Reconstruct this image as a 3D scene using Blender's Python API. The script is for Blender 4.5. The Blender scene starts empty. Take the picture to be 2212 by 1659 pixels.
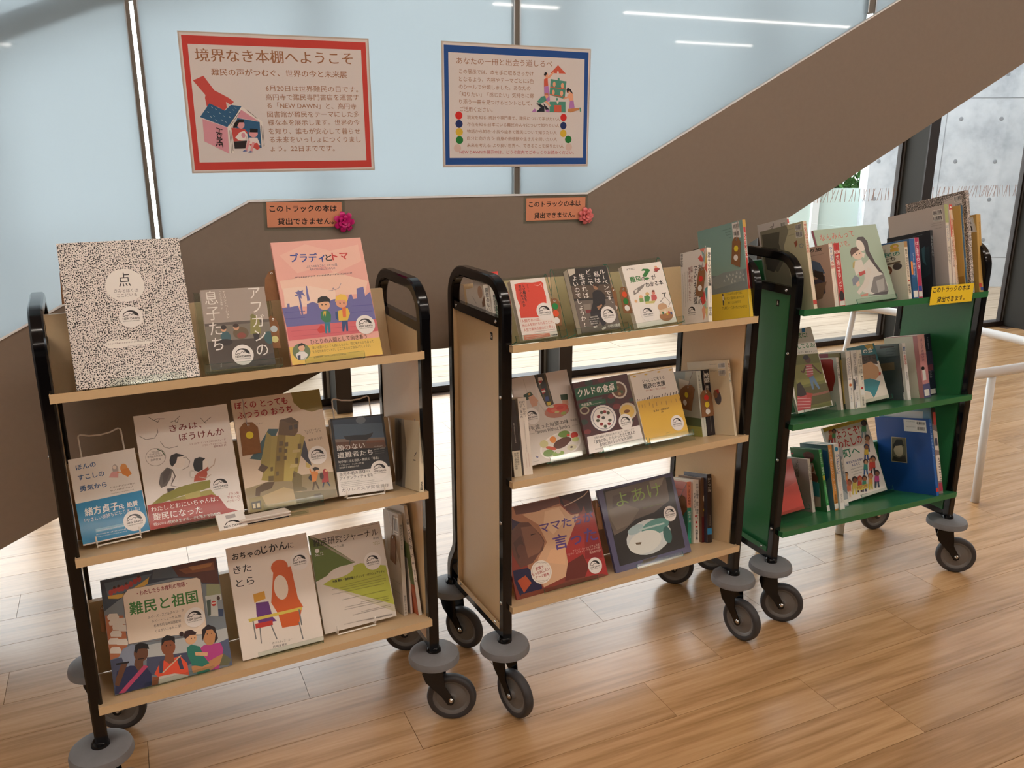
import bpy, bmesh, math, random
from mathutils import Vector, Matrix
random.seed(7)
S = bpy.context.scene
COLL = S.collection
R_ = math.radians
# ------------------------------------------------------------------ camera, world, light, exposure
F_PX, PITCH, CAM_H = 1826.3, 0.28031, 1.6824
cam = bpy.data.cameras.new('camera'); cam.sensor_fit = 'HORIZONTAL'; cam.sensor_width = 36.0
cam.lens = F_PX * 36.0 / 2212.0; cam.clip_start = .05; cam.clip_end = 200
camo = bpy.data.objects.new('camera', cam); COLL.objects.link(camo)
camo.location = (0, 0, CAM_H); camo.rotation_euler = (math.pi / 2 - PITCH, 0, 0)
S.camera = camo
w = bpy.data.worlds.new('sky'); S.world = w; w.use_nodes = True
nt = w.node_tree; nt.nodes.clear()
wo = nt.nodes.new('ShaderNodeOutputWorld'); bg = nt.nodes.new('ShaderNodeBackground')
gm = nt.nodes.new('ShaderNodeNewGeometry'); sx = nt.nodes.new('ShaderNodeSeparateXYZ'); cr = nt.nodes.new('ShaderNodeValToRGB'); tcn = nt.nodes.new('ShaderNodeTexCoord')
nt.links.new(tcn.outputs['Generated'], sx.inputs[0]); nt.links.new(sx.outputs['Z'], cr.inputs[0])
cr.color_ramp.elements[0].position = 0.0; cr.color_ramp.elements[0].color = (.93, .96, .97, 1)
cr.color_ramp.elements[1].position = .7; cr.color_ramp.elements[1].color = (.9, .95, 1, 1)
nt.links.new(cr.outputs[0], bg.inputs[0]); bg.inputs[1].default_value = 5.9
nt.links.new(bg.outputs[0], wo.inputs[0])
S.view_settings.view_transform = 'Standard'; S.view_settings.look = 'None'
S.view_settings.exposure = 0.0; S.view_settings.gamma = 1.0; S.view_settings.use_curve_mapping = False
S.cycles.use_denoising = True
S.cycles.max_bounces = 10; S.cycles.transmission_bounces = 8; S.cycles.transparent_max_bounces = 24; S.cycles.sample_clamp_indirect = 6
S.cycles.caustics_refractive = False; S.cycles.caustics_reflective = False
LAMP = 32.0            # emission of the ceiling strips
# building axes: the stair, the windows and the floor boards share them
BA = R_(23.2)
MB_ = Matrix.Rotation(BA, 4, 'Z')
def bl(x, y, z=0.0): return MB_ @ Vector((x, y, z))
# ------------------------------------------------------------------ materials
def lin(h):
    h = h.lstrip('#'); o = []
    for i in (0, 2, 4):
        c = int(h[i:i + 2], 16) / 255
        o.append(c / 12.92 if c <= .04045 else ((c + .055) / 1.055) ** 2.4)
    return o
def mat(name, col='#cccccc', rough=.5, metal=0.0, spec=.5, coat=0.0, trans=0.0, ior=1.45, emit=None, es=0):
    m = bpy.data.materials.new(name); m.use_nodes = True
    b = m.node_tree.nodes['Principled BSDF']
    b.inputs['Base Color'].default_value = (*lin(col), 1); b.inputs['Roughness'].default_value = rough
    b.inputs['Metallic'].default_value = metal; b.inputs['Specular IOR Level'].default_value = spec
    b.inputs['Coat Weight'].default_value = coat; b.inputs['Coat Roughness'].default_value = .08
    b.inputs['Transmission Weight'].default_value = trans; b.inputs['IOR'].default_value = ior
    if emit: b.inputs['Emission Color'].default_value = (*lin(emit), 1); b.inputs['Emission Strength'].default_value = es
    return m
def nd(m, t, **kw):
    n = m.node_tree.nodes.new(t)
    for k, v in kw.items(): setattr(n, k, v)
    return n
def lk(m, a, b): m.node_tree.links.new(a, b)
def bsdf(m): return m.node_tree.nodes['Principled BSDF']
def ramp(m, stops):
    r = nd(m, 'ShaderNodeValToRGB'); e = r.color_ramp.elements
    while len(e) < len(stops): e.new(.5)
    for k, (p, c) in enumerate(stops): e[k].position = p; e[k].color = (*lin(c), 1)
    return r
def noisy(m, scale, amt, bump=0, vec=None, detail=4):
    """multiply the base colour by a soft noise, optionally add fine relief"""
    b = bsdf(m); col = tuple(b.inputs['Base Color'].default_value)
    tc = nd(m, 'ShaderNodeTexCoord'); n = nd(m, 'ShaderNodeTexNoise'); n.inputs['Scale'].default_value = scale; n.inputs['Detail'].default_value = detail
    lk(m, tc.outputs['Object'], n.inputs['Vector'])
    mr = nd(m, 'ShaderNodeMapRange'); mr.inputs['To Min'].default_value = 1 - amt; mr.inputs['To Max'].default_value = 1 + amt; mr.inputs['From Min'].default_value = .3; mr.inputs['From Max'].default_value = .7
    lk(m, n.outputs['Fac'], mr.inputs['Value'])
    mx = nd(m, 'ShaderNodeVectorMath', operation='SCALE'); mx.inputs[0].default_value = col[:3]; lk(m, mr.outputs[0], mx.inputs['Scale'])
    lk(m, mx.outputs[0], b.inputs['Base Color'])
    if bump:
        bp = nd(m, 'ShaderNodeBump'); bp.inputs['Strength'].default_value = bump; bp.inputs['Distance'].default_value = .002
        lk(m, n.outputs['Fac'], bp.inputs['Height']); lk(m, bp.outputs[0], b.inputs['Normal'])
    return m
M = {}
def wood(name, cols, sc, rough, rnd):
    m = mat(name, rough=rough); b = bsdf(m)
    tc = nd(m, 'ShaderNodeTexCoord'); oi = nd(m, 'ShaderNodeObjectInfo')
    ad = nd(m, 'ShaderNodeVectorMath', operation='MULTIPLY_ADD'); ad.inputs[1].default_value = (1, 1, 1)
    rv = nd(m, 'ShaderNodeVectorMath', operation='SCALE'); rv.inputs[0].default_value = (37, 19, 0); lk(m, oi.outputs['Random'], rv.inputs['Scale'])
    lk(m, tc.outputs['Object'], ad.inputs[0]); lk(m, rv.outputs[0], ad.inputs[2])
    mp = nd(m, 'ShaderNodeMapping'); mp.inputs['Scale'].default_value = (sc * .055, sc, sc); lk(m, ad.outputs[0], mp.inputs['Vector'])
    n1 = nd(m, 'ShaderNodeTexNoise'); n1.inputs['Scale'].default_value = 1; n1.inputs['Detail'].default_value = 3; n1.inputs['Distortion'].default_value = .6; lk(m, mp.outputs[0], n1.inputs['Vector'])
    wv = nd(m, 'ShaderNodeMath', operation='MULTIPLY'); wv.inputs[1].default_value = 26; lk(m, n1.outputs['Fac'], wv.inputs[0])
    sn = nd(m, 'ShaderNodeMath', operation='SINE'); lk(m, wv.outputs[0], sn.inputs[0])
    n2 = nd(m, 'ShaderNodeTexNoise'); n2.inputs['Scale'].default_value = 9; n2.inputs['Detail'].default_value = 5; lk(m, mp.outputs[0], n2.inputs['Vector'])
    mr = nd(m, 'ShaderNodeMapRange'); mr.inputs['From Min'].default_value = -1.6; mr.inputs['From Max'].default_value = 1.6
    s1 = nd(m, 'ShaderNodeMath', operation='MULTIPLY_ADD'); s1.inputs[1].default_value = .55; lk(m, sn.outputs[0], s1.inputs[0])
    s2 = nd(m, 'ShaderNodeMath', operation='MULTIPLY_ADD'); s2.inputs[1].default_value = 3.2; s2.inputs[2].default_value = -1.6; lk(m, n2.outputs['Fac'], s2.inputs[0]); lk(m, s2.outputs[0], s1.inputs[2])
    lk(m, s1.outputs[0], mr.inputs['Value'])
    rp = ramp(m, [(0.15, cols[0]), (.5, cols[1]), (.85, cols[2])]); lk(m, mr.outputs[0], rp.inputs[0])
    hv = nd(m, 'ShaderNodeHueSaturation'); lk(m, rp.outputs[0], hv.inputs['Color'])
    vr = nd(m, 'ShaderNodeMapRange'); vr.inputs['To Min'].default_value = 1 - rnd; vr.inputs['To Max'].default_value = 1 + rnd; lk(m, oi.outputs['Random'], vr.inputs['Value']); lk(m, vr.outputs[0], hv.inputs['Value'])
    lk(m, hv.outputs[0], b.inputs['Base Color'])
    return m
M['floor'] = wood('oak_floor', ['#9a754d', '#b48b60', '#c29c72'], 9, .27, .08); bsdf(M['floor']).inputs['Specular IOR Level'].default_value = .9
M['deck'] = wood('deck_wood', ['#9c8872', '#ab967f', '#b5a18a'], 7, .6, .06)
M['joint'] = mat('floor_joint', '#4b3524', .7)
M['deckjoint'] = mat('deck_joint', '#4a382c', .8)
M['stair'] = noisy(mat('shaded_stair_paint', '#8a7b6e', .55), 60, .025, .08)  # stair board taken as off-white; its shade is put into this taupe base
M['white'] = noisy(mat('white_wall_paint', '#d9d4cc', .6), 8, .02)
M['ceil'] = mat('ceiling_paint', '#d6d0c8', .7)
M['alu'] = mat('aluminium', '#c8ccd0', .32, .85)
M['trimw'] = mat('white_trim', '#f6f8fa', .4)
M['black'] = mat('gloss_black_metal', '#08080b', .14, 0, .4, .15)
M['column'] = mat('dark_steel_paint', '#35332f', .6, 0, .25)
M['colgrey'] = mat('grey_edge_metal', '#6f6a62', .4)
M['colbrown'] = mat('dark_bronze_paint', '#2c2320', .45)
M['cream'] = noisy(mat('cream_metal_paint', '#d8bd95', .3, 0, .5), 120, .015)
M['green'] = noisy(mat('green_metal_paint', '#2f7448', .3, 0, .5), 120, .02)
M['rubber'] = noisy(mat('grey_rubber', '#76777b', .6), 40, .05)
M['tyre'] = mat('dark_rubber', '#3a393b', .55)
M['hub'] = noisy(mat('grey_hub_plastic', '#6d6a67', .45), 30, .05)
M['chrome'] = mat('chrome', '#c8c8c8', .18, 1)
M['wire'] = mat('white_coated_wire', '#e6dfd6', .35)
M['kraft'] = noisy(mat('kraft_card', '#8c6241', .8), 90, .06)
M['page'] = noisy(mat('page_edges', '#e6dccb', .8), 300, .05)
M['string'] = mat('striped_string', '#a89a94', .8)
M['vinyl'] = mat('laminate_film', '#c9bdb2', .18)
M['tube'] = mat('white_tube', '#d8d6d4', .3)
M['tub'] = noisy(mat('white_planter', '#dcdcdc', .6), 3, .02)
M['post'] = mat('white_post', '#e8eaea', .5)
M['fence'] = mat('frosted_fence', '#cfe0da', .5)
M['leafm'] = noisy(mat('leaf_green', '#4f7f3c', .6), 4, .35)
M['bark'] = noisy(mat('bark', '#5a4a3a', .9), 20, .2)
M['lamp'] = mat('lamp_diffuser', '#ffffff', .5, emit='#fff3e7', es=LAMP)
M['housing'] = mat('lamp_housing', '#e0ddd8', .5)
M['pinkbow'] = mat('magenta_ribbon', '#d0207a', .3); M['coralbow'] = mat('coral_ribbon', '#ee7f80', .35)
M['decal'] = mat('window_decal', '#c9a596', .6)
M['hole'] = mat('tie_hole_plug', '#9da0a5', .9)
m = M['concrete'] = mat('concrete', '#b9bdc2', .8); b = bsdf(m)
tc = nd(m, 'ShaderNodeTexCoord'); n = nd(m, 'ShaderNodeTexNoise'); n.inputs['Scale'].default_value = 2.6; n.inputs['Detail'].default_value = 8; n.inputs['Roughness'].default_value = .65
lk(m, tc.outputs['Object'], n.inputs['Vector']); rp = ramp(m, [(.3, '#b4bac2'), (.5, '#d8dde3'), (.68, '#e9ecf1')]); lk(m, n.outputs['Fac'], rp.inputs[0]); lk(m, rp.outputs[0], b.inputs['Base Color'])
# printed paper: the colour of every printed patch is stored per face
def printm(name, rough, coat):
    m = mat(name, '#ffffff', rough, 0, .5, coat); a = nd(m, 'ShaderNodeAttribute', attribute_name='Col'); lk(m, a.outputs['Color'], bsdf(m).inputs['Base Color']); return m
M['print'] = printm('printed_paper', .38, .25)
M['matte'] = printm('matte_print', .75, 0)
m = M['poster'] = bpy.data.materials.new('backlit_poster_paper'); m.use_nodes = True; m.node_tree.nodes.clear()
o = nd(m, 'ShaderNodeOutputMaterial'); a = nd(m, 'ShaderNodeAttribute', attribute_name='Col'); df = nd(m, 'ShaderNodeBsdfDiffuse'); tl = nd(m, 'ShaderNodeBsdfTranslucent'); lk(m, a.outputs['Color'], df.inputs[0]); lk(m, a.outputs['Color'], tl.inputs[0])
ms = nd(m, 'ShaderNodeMixShader'); ms.inputs[0].default_value = .68; lk(m, df.outputs[0], ms.inputs[1]); lk(m, tl.outputs[0], ms.inputs[2]); lk(m, ms.outputs[0], o.inputs[0])
m = M['film'] = bpy.data.materials.new('clear_laminate'); m.use_nodes = True; m.node_tree.nodes.clear()
o = nd(m, 'ShaderNodeOutputMaterial'); df = nd(m, 'ShaderNodeBsdfDiffuse'); df.inputs[0].default_value = (*lin('#cfc6be'), 1); tl = nd(m, 'ShaderNodeBsdfTranslucent'); tl.inputs[0].default_value = (.9, .9, .9, 1)
ms = nd(m, 'ShaderNodeMixShader'); ms.inputs[0].default_value = .6; lk(m, df.outputs[0], ms.inputs[1]); lk(m, tl.outputs[0], ms.inputs[2]); lk(m, ms.outputs[0], o.inputs[0])
def dotted(key, name, dim, sc, lo, hi, ink):
    m = M[key] = mat(name, '#efe9e2', .3, 0, .5, .5); b = bsdf(m); tc = nd(m, 'ShaderNodeTexCoord'); res = None
    for k, rel, a0, a1 in ((0, 1.0, lo, hi), (1, 1.75, lo * .55, hi * .7)):
        vo = nd(m, 'ShaderNodeTexVoronoi'); vo.voronoi_dimensions = dim; vo.inputs['Scale'].default_value = sc * rel; vo.inputs['Randomness'].default_value = .8
        lk(m, tc.outputs['Object'], vo.inputs['Vector']); sub = nd(m, 'ShaderNodeSeparateColor'); lk(m, vo.outputs['Color'], sub.inputs[0])
        th = nd(m, 'ShaderNodeMapRange'); th.inputs['To Min'].default_value = a0; th.inputs['To Max'].default_value = a1; lk(m, sub.outputs[0], th.inputs['Value'])
        lt = nd(m, 'ShaderNodeMath', operation='LESS_THAN'); lk(m, vo.outputs['Distance'], lt.inputs[0]); lk(m, th.outputs[0], lt.inputs[1])
        if res: mxm = nd(m, 'ShaderNodeMath', operation='MAXIMUM'); lk(m, res, mxm.inputs[0]); lk(m, lt.outputs[0], mxm.inputs[1]); res = mxm.outputs[0]
        else: res = lt.outputs[0]
    mx = nd(m, 'ShaderNodeMix', data_type='RGBA'); mx.inputs[6].default_value = (*lin('#efe6df'), 1); mx.inputs[7].default_value = (*lin(ink), 1); lk(m, res, mx.inputs[0]); lk(m, mx.outputs[2], b.inputs['Base Color'])
dotted('dots', 'dotted_cover', '2D', 225, .2, .38, '#1d191b')
dotted('speckle', 'speckled_cover', '3D', 420, .42, .62, '#3a3432')
def schlick(m, f0=.04, k=1.0):
    lw = nd(m, 'ShaderNodeLayerWeight'); lw.inputs[0].default_value = .5
    p = nd(m, 'ShaderNodeMath', operation='POWER'); p.inputs[1].default_value = 5; lk(m, lw.outputs['Facing'], p.inputs[0])
    a = nd(m, 'ShaderNodeMath', operation='MULTIPLY_ADD'); a.inputs[1].default_value = k * (1 - f0); a.inputs[2].default_value = k * f0; lk(m, p.outputs[0], a.inputs[0])
    return a
# clear sheets: mostly see-through with a mirror share that grows towards grazing
def clear(name, tint, rough=.02, ior=1.45, fac=1.0):
    m = bpy.data.materials.new(name); m.use_nodes = True; t = m.node_tree; t.nodes.clear()
    o = nd(m, 'ShaderNodeOutputMaterial'); tr = nd(m, 'ShaderNodeBsdfTransparent'); tr.inputs[0].default_value = (*lin(tint), 1)
    g = nd(m, 'ShaderNodeBsdfGlossy'); g.inputs['Roughness'].default_value = rough
    mu = schlick(m, .04, fac)
    ms = nd(m, 'ShaderNodeMixShader'); lk(m, mu.outputs[0], ms.inputs[0]); lk(m, tr.outputs[0], ms.inputs[1]); lk(m, g.outputs[0], ms.inputs[2]); lk(m, ms.outputs[0], o.inputs[0])
    return m
M['acryl'] = clear('clear_acrylic', '#f6faf8', .04, 1.49, .55)
M['acrylfoot'] = clear('clear_acrylic_foot', '#f0f6f3', .3, 1.49, .14)
M['acryledge'] = mat('acrylic_edge', '#4f8f7c', .2)
M['window'] = clear('window_glass', '#f7f9f9', .0, 1.45)
m = M['frost'] = bpy.data.materials.new('frosted_glass'); m.use_nodes = True; m.node_tree.nodes.clear()
o = nd(m, 'ShaderNodeOutputMaterial'); tl = nd(m, 'ShaderNodeBsdfTranslucent'); tl.inputs[0].default_value = (.60, .636, .654, 1)
rf = nd(m, 'ShaderNodeBsdfRefraction'); rf.inputs['Roughness'].default_value = .75; rf.inputs['IOR'].default_value = 1.06; rf.inputs[0].default_value = (.615, .655, .675, 1)
gl = nd(m, 'ShaderNodeBsdfGlossy'); gl.inputs['Roughness'].default_value = .03; fr = schlick(m, .045)
m1 = nd(m, 'ShaderNodeMixShader'); m1.inputs[0].default_value = .33; lk(m, tl.outputs[0], m1.inputs[1]); lk(m, rf.outputs[0], m1.inputs[2])
m2 = nd(m, 'ShaderNodeMixShader'); lk(m, fr.outputs[0], m2.inputs[0]); lk(m, m1.outputs[0], m2.inputs[1]); lk(m, gl.outputs[0], m2.inputs[2]); lk(m, m2.outputs[0], o.inputs[0])
# ------------------------------------------------------------------ geometry helpers
class MB:
    """collects faces (with one colour and one material slot each) and links them as ONE mesh object"""
    def __init__(s): s.v = []; s.f = []; s.c = []; s.mi = []
    def add(s, vs, fs, col=None, mi=0):
        o = len(s.v); s.v += [tuple(v) for v in vs]
        for f in fs: s.f.append([i + o for i in f]); s.c.append(col); s.mi.append(mi)
        return s
    def box(s, x0, x1, y0, y1, z0, z1, col=None, mi=0, M=None):
        vs = [Vector((x, y, z)) for z in (z0, z1) for y in (y0, y1) for x in (x0, x1)]
        if M: vs = [M @ v for v in vs]
        return s.add(vs, [(0, 2, 3, 1), (4, 5, 7, 6), (0, 1, 5, 4), (2, 6, 7, 3), (0, 4, 6, 2), (1, 3, 7, 5)], col, mi)
    def prism(s, pts, fn, d0, d1, col=None, mi=0):
        """pts: 2-D outline, fn(a,b,d) -> 3-D"""
        n = len(pts); vs = [fn(a, b, d0) for a, b in pts] + [fn(a, b, d1) for a, b in pts]
        return s.add(vs, [tuple(range(n))[::-1], tuple(range(n, 2 * n))] + [(i, (i + 1) % n, n + (i + 1) % n, n + i) for i in range(n)], col, mi)
    def tube(s, path, r, seg=8, closed=False, col=None, mi=0):
        P = [Vector(p) for p in path]; n = len(P); rings = []; up = None
        for i, p in enumerate(P):
            a = P[(i - 1) % n] if (closed or i > 0) else p; c = P[(i + 1) % n] if (closed or i < n - 1) else p
            t = (c - a).normalized()
            if up is None: up = Vector((0, 0, 1)) if abs(t.z) < .9 else Vector((1, 0, 0))
            u = (up - t * up.dot(t)); u = u.normalized() if u.length > 1e-6 else t.orthogonal().normalized(); up = u; v = t.cross(u)
            rr = r[i] if isinstance(r, (list, tuple)) else r
            rings.append([p + (u * math.cos(2 * math.pi * k / seg) + v * math.sin(2 * math.pi * k / seg)) * rr for k in range(seg)])
        vs = [q for g in rings for q in g]; fs = []
        for i in range(n if closed else n - 1):
            j = (i + 1) % n
            for k in range(seg): fs.append((i * seg + k, i * seg + (k + 1) % seg, j * seg + (k + 1) % seg, j * seg + k))
        if not closed: fs += [tuple(range(seg))[::-1], tuple((n - 1) * seg + k for k in range(seg))]
        return s.add(vs, fs, col, mi)
    def lathe(s, prof, seg=24, fn=None, col=None, mi=0):
        """prof: (r, h) pairs; default axis z"""
        fn = fn or (lambda x, y, h: (x, y, h)); vs = []; fs = []; n = len(prof)
        for k in range(seg):
            a = 2 * math.pi * k / seg
            for r, h in prof: vs.append(fn(r * math.cos(a), r * math.sin(a), h))
        for k in range(seg):
            j = (k + 1) % seg
            for i in range(n - 1): fs.append((k * n + i, j * n + i, j * n + i + 1, k * n + i + 1))
        return s.add(vs, fs, col, mi)
    def sheet(s, prof, th, x0, x1, col=None, mi=0, emi=None):
        """a bent sheet: centre line prof in (y, z), extruded along x"""
        P = [Vector(p) for p in prof]; n = len(P); L = []; Rr = []
        for i in range(n):
            a = (P[i] - P[i - 1]).normalized() if i else None; b = (P[i + 1] - P[i]).normalized() if i < n - 1 else None
            t = ((a or b) + (b or a)).normalized(); nn = Vector((-t.y, t.x)); k = 1 / max(.35, nn.dot(Vector((-(a or b).y, (a or b).x))))
            L.append(P[i] + nn * th / 2 * k); Rr.append(P[i] - nn * th / 2 * k)
        vs = [(x, q.x, q.y) for x in (x0, x1) for q in L + Rr]; fs = []; em = []
        for i in range(n - 1):
            fs += [(i, i + 1, 2 * n + i + 1, 2 * n + i), (n + i, 3 * n + i, 3 * n + i + 1, n + i + 1)]
            em += [(i, n + i, n + i + 1, i + 1), (2 * n + i, 2 * n + i + 1, 3 * n + i + 1, 3 * n + i)]
        em += [(0, 2 * n, 3 * n, n), (n - 1, 2 * n - 1, 4 * n - 1, 3 * n - 1)]
        o = len(s.v); s.add(vs, fs, col, mi); s.add([], [], col, mi)
        for f in em: s.f.append([i + o for i in f]); s.c.append(col); s.mi.append(mi if emi is None else emi)
        return s
    def mesh(s, name, mats, smooth=False):
        me = bpy.data.meshes.new(name); me.from_pydata(s.v, [], s.f)
        for m in (mats if isinstance(mats, (list, tuple)) else [mats]): me.materials.append(m)
        if any(s.mi): me.polygons.foreach_set('material_index', s.mi)
        if any(c is not None for c in s.c):
            at = me.attributes.new('Col', 'FLOAT_COLOR', 'FACE'); buf = []
            for c in s.c: buf += [*(c or (.8, .8, .8)), 1.0]
            at.data.foreach_set('color', buf)
        if smooth is True: me.polygons.foreach_set('use_smooth', [True] * len(me.polygons))
        me.update(); me.validate()
        if smooth == 'auto': me.set_sharp_from_angle(angle=R_(35)); me.polygons.foreach_set('use_smooth', [True] * len(me.polygons))
        return me
def obj(name, me, parent=None, mw=None):
    o = bpy.data.objects.new(name, me); COLL.objects.link(o)
    if parent is not None: o.parent = parent
    if mw is not None: o.matrix_local = mw
    return o
def tag(o, label=None, cat=None, group=None, kind=None):
    for k, v in (('label', label), ('category', cat), ('group', group), ('kind', kind)):
        if v: o[k] = v
    return o
def thing(name, label, cat, mw, group=None):
    o = obj(name, None, None, mw); o.empty_display_size = .05; return tag(o, label, cat, group)
def struct(name, mb, mats, parent=None, mw=None, smooth=False):
    o = obj(name, mb.mesh(name, mats, smooth), parent, mw)
    if parent is None: o['kind'] = 'structure'
    return o
T_ = Matrix.Translation
def basis(X, Y, Z, P):
    return Matrix(((X[0], Y[0], Z[0], P[0]), (X[1], Y[1], Z[1], P[1]), (X[2], Y[2], Z[2], P[2]), (0, 0, 0, 1)))
# ---- lettering: glyph outlines of Blender's own font, flattened to faces
FC = bpy.data.curves.new('glyphs', 'FONT'); FC.resolution_u = 2
FO = bpy.data.objects.new('glyphs', FC); COLL.objects.link(FO)
GC = {}
def glyphs(txt, bold=0):
    key = (txt, bold)
    if key not in GC:
        FC.body = txt
        FO.update_tag(); dg = bpy.context.evaluated_depsgraph_get(); dg.update(); e = FO.evaluated_get(dg); me = e.to_mesh()
        vs = [(v.co.x, v.co.y) for v in me.vertices]; fs = [tuple(p.vertices) for p in me.polygons]; e.to_mesh_clear()
        xs = [v[0] for v in vs] or [0, 1]; ys = [v[1] for v in vs] or [0, 1]
        if bold:                                             # heavier type: the outline printed several times, slightly shifted
            d = (.0, .011, .02)[bold]; n0 = len(vs); v0, f0 = vs, fs; vs, fs = [], []
            for dx, dy in ((-d, 0), (d, 0), (0, -d), (0, d)) if bold == 2 else ((-d, 0), (d, 0)):
                vs += [(x + dx, y + dy) for x, y in v0]; fs += [tuple(i + len(vs) - n0 for i in f) for f in f0]
        GC[key] = (vs, fs, min(xs), max(xs), min(ys), max(ys))
    return GC[key]
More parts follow.
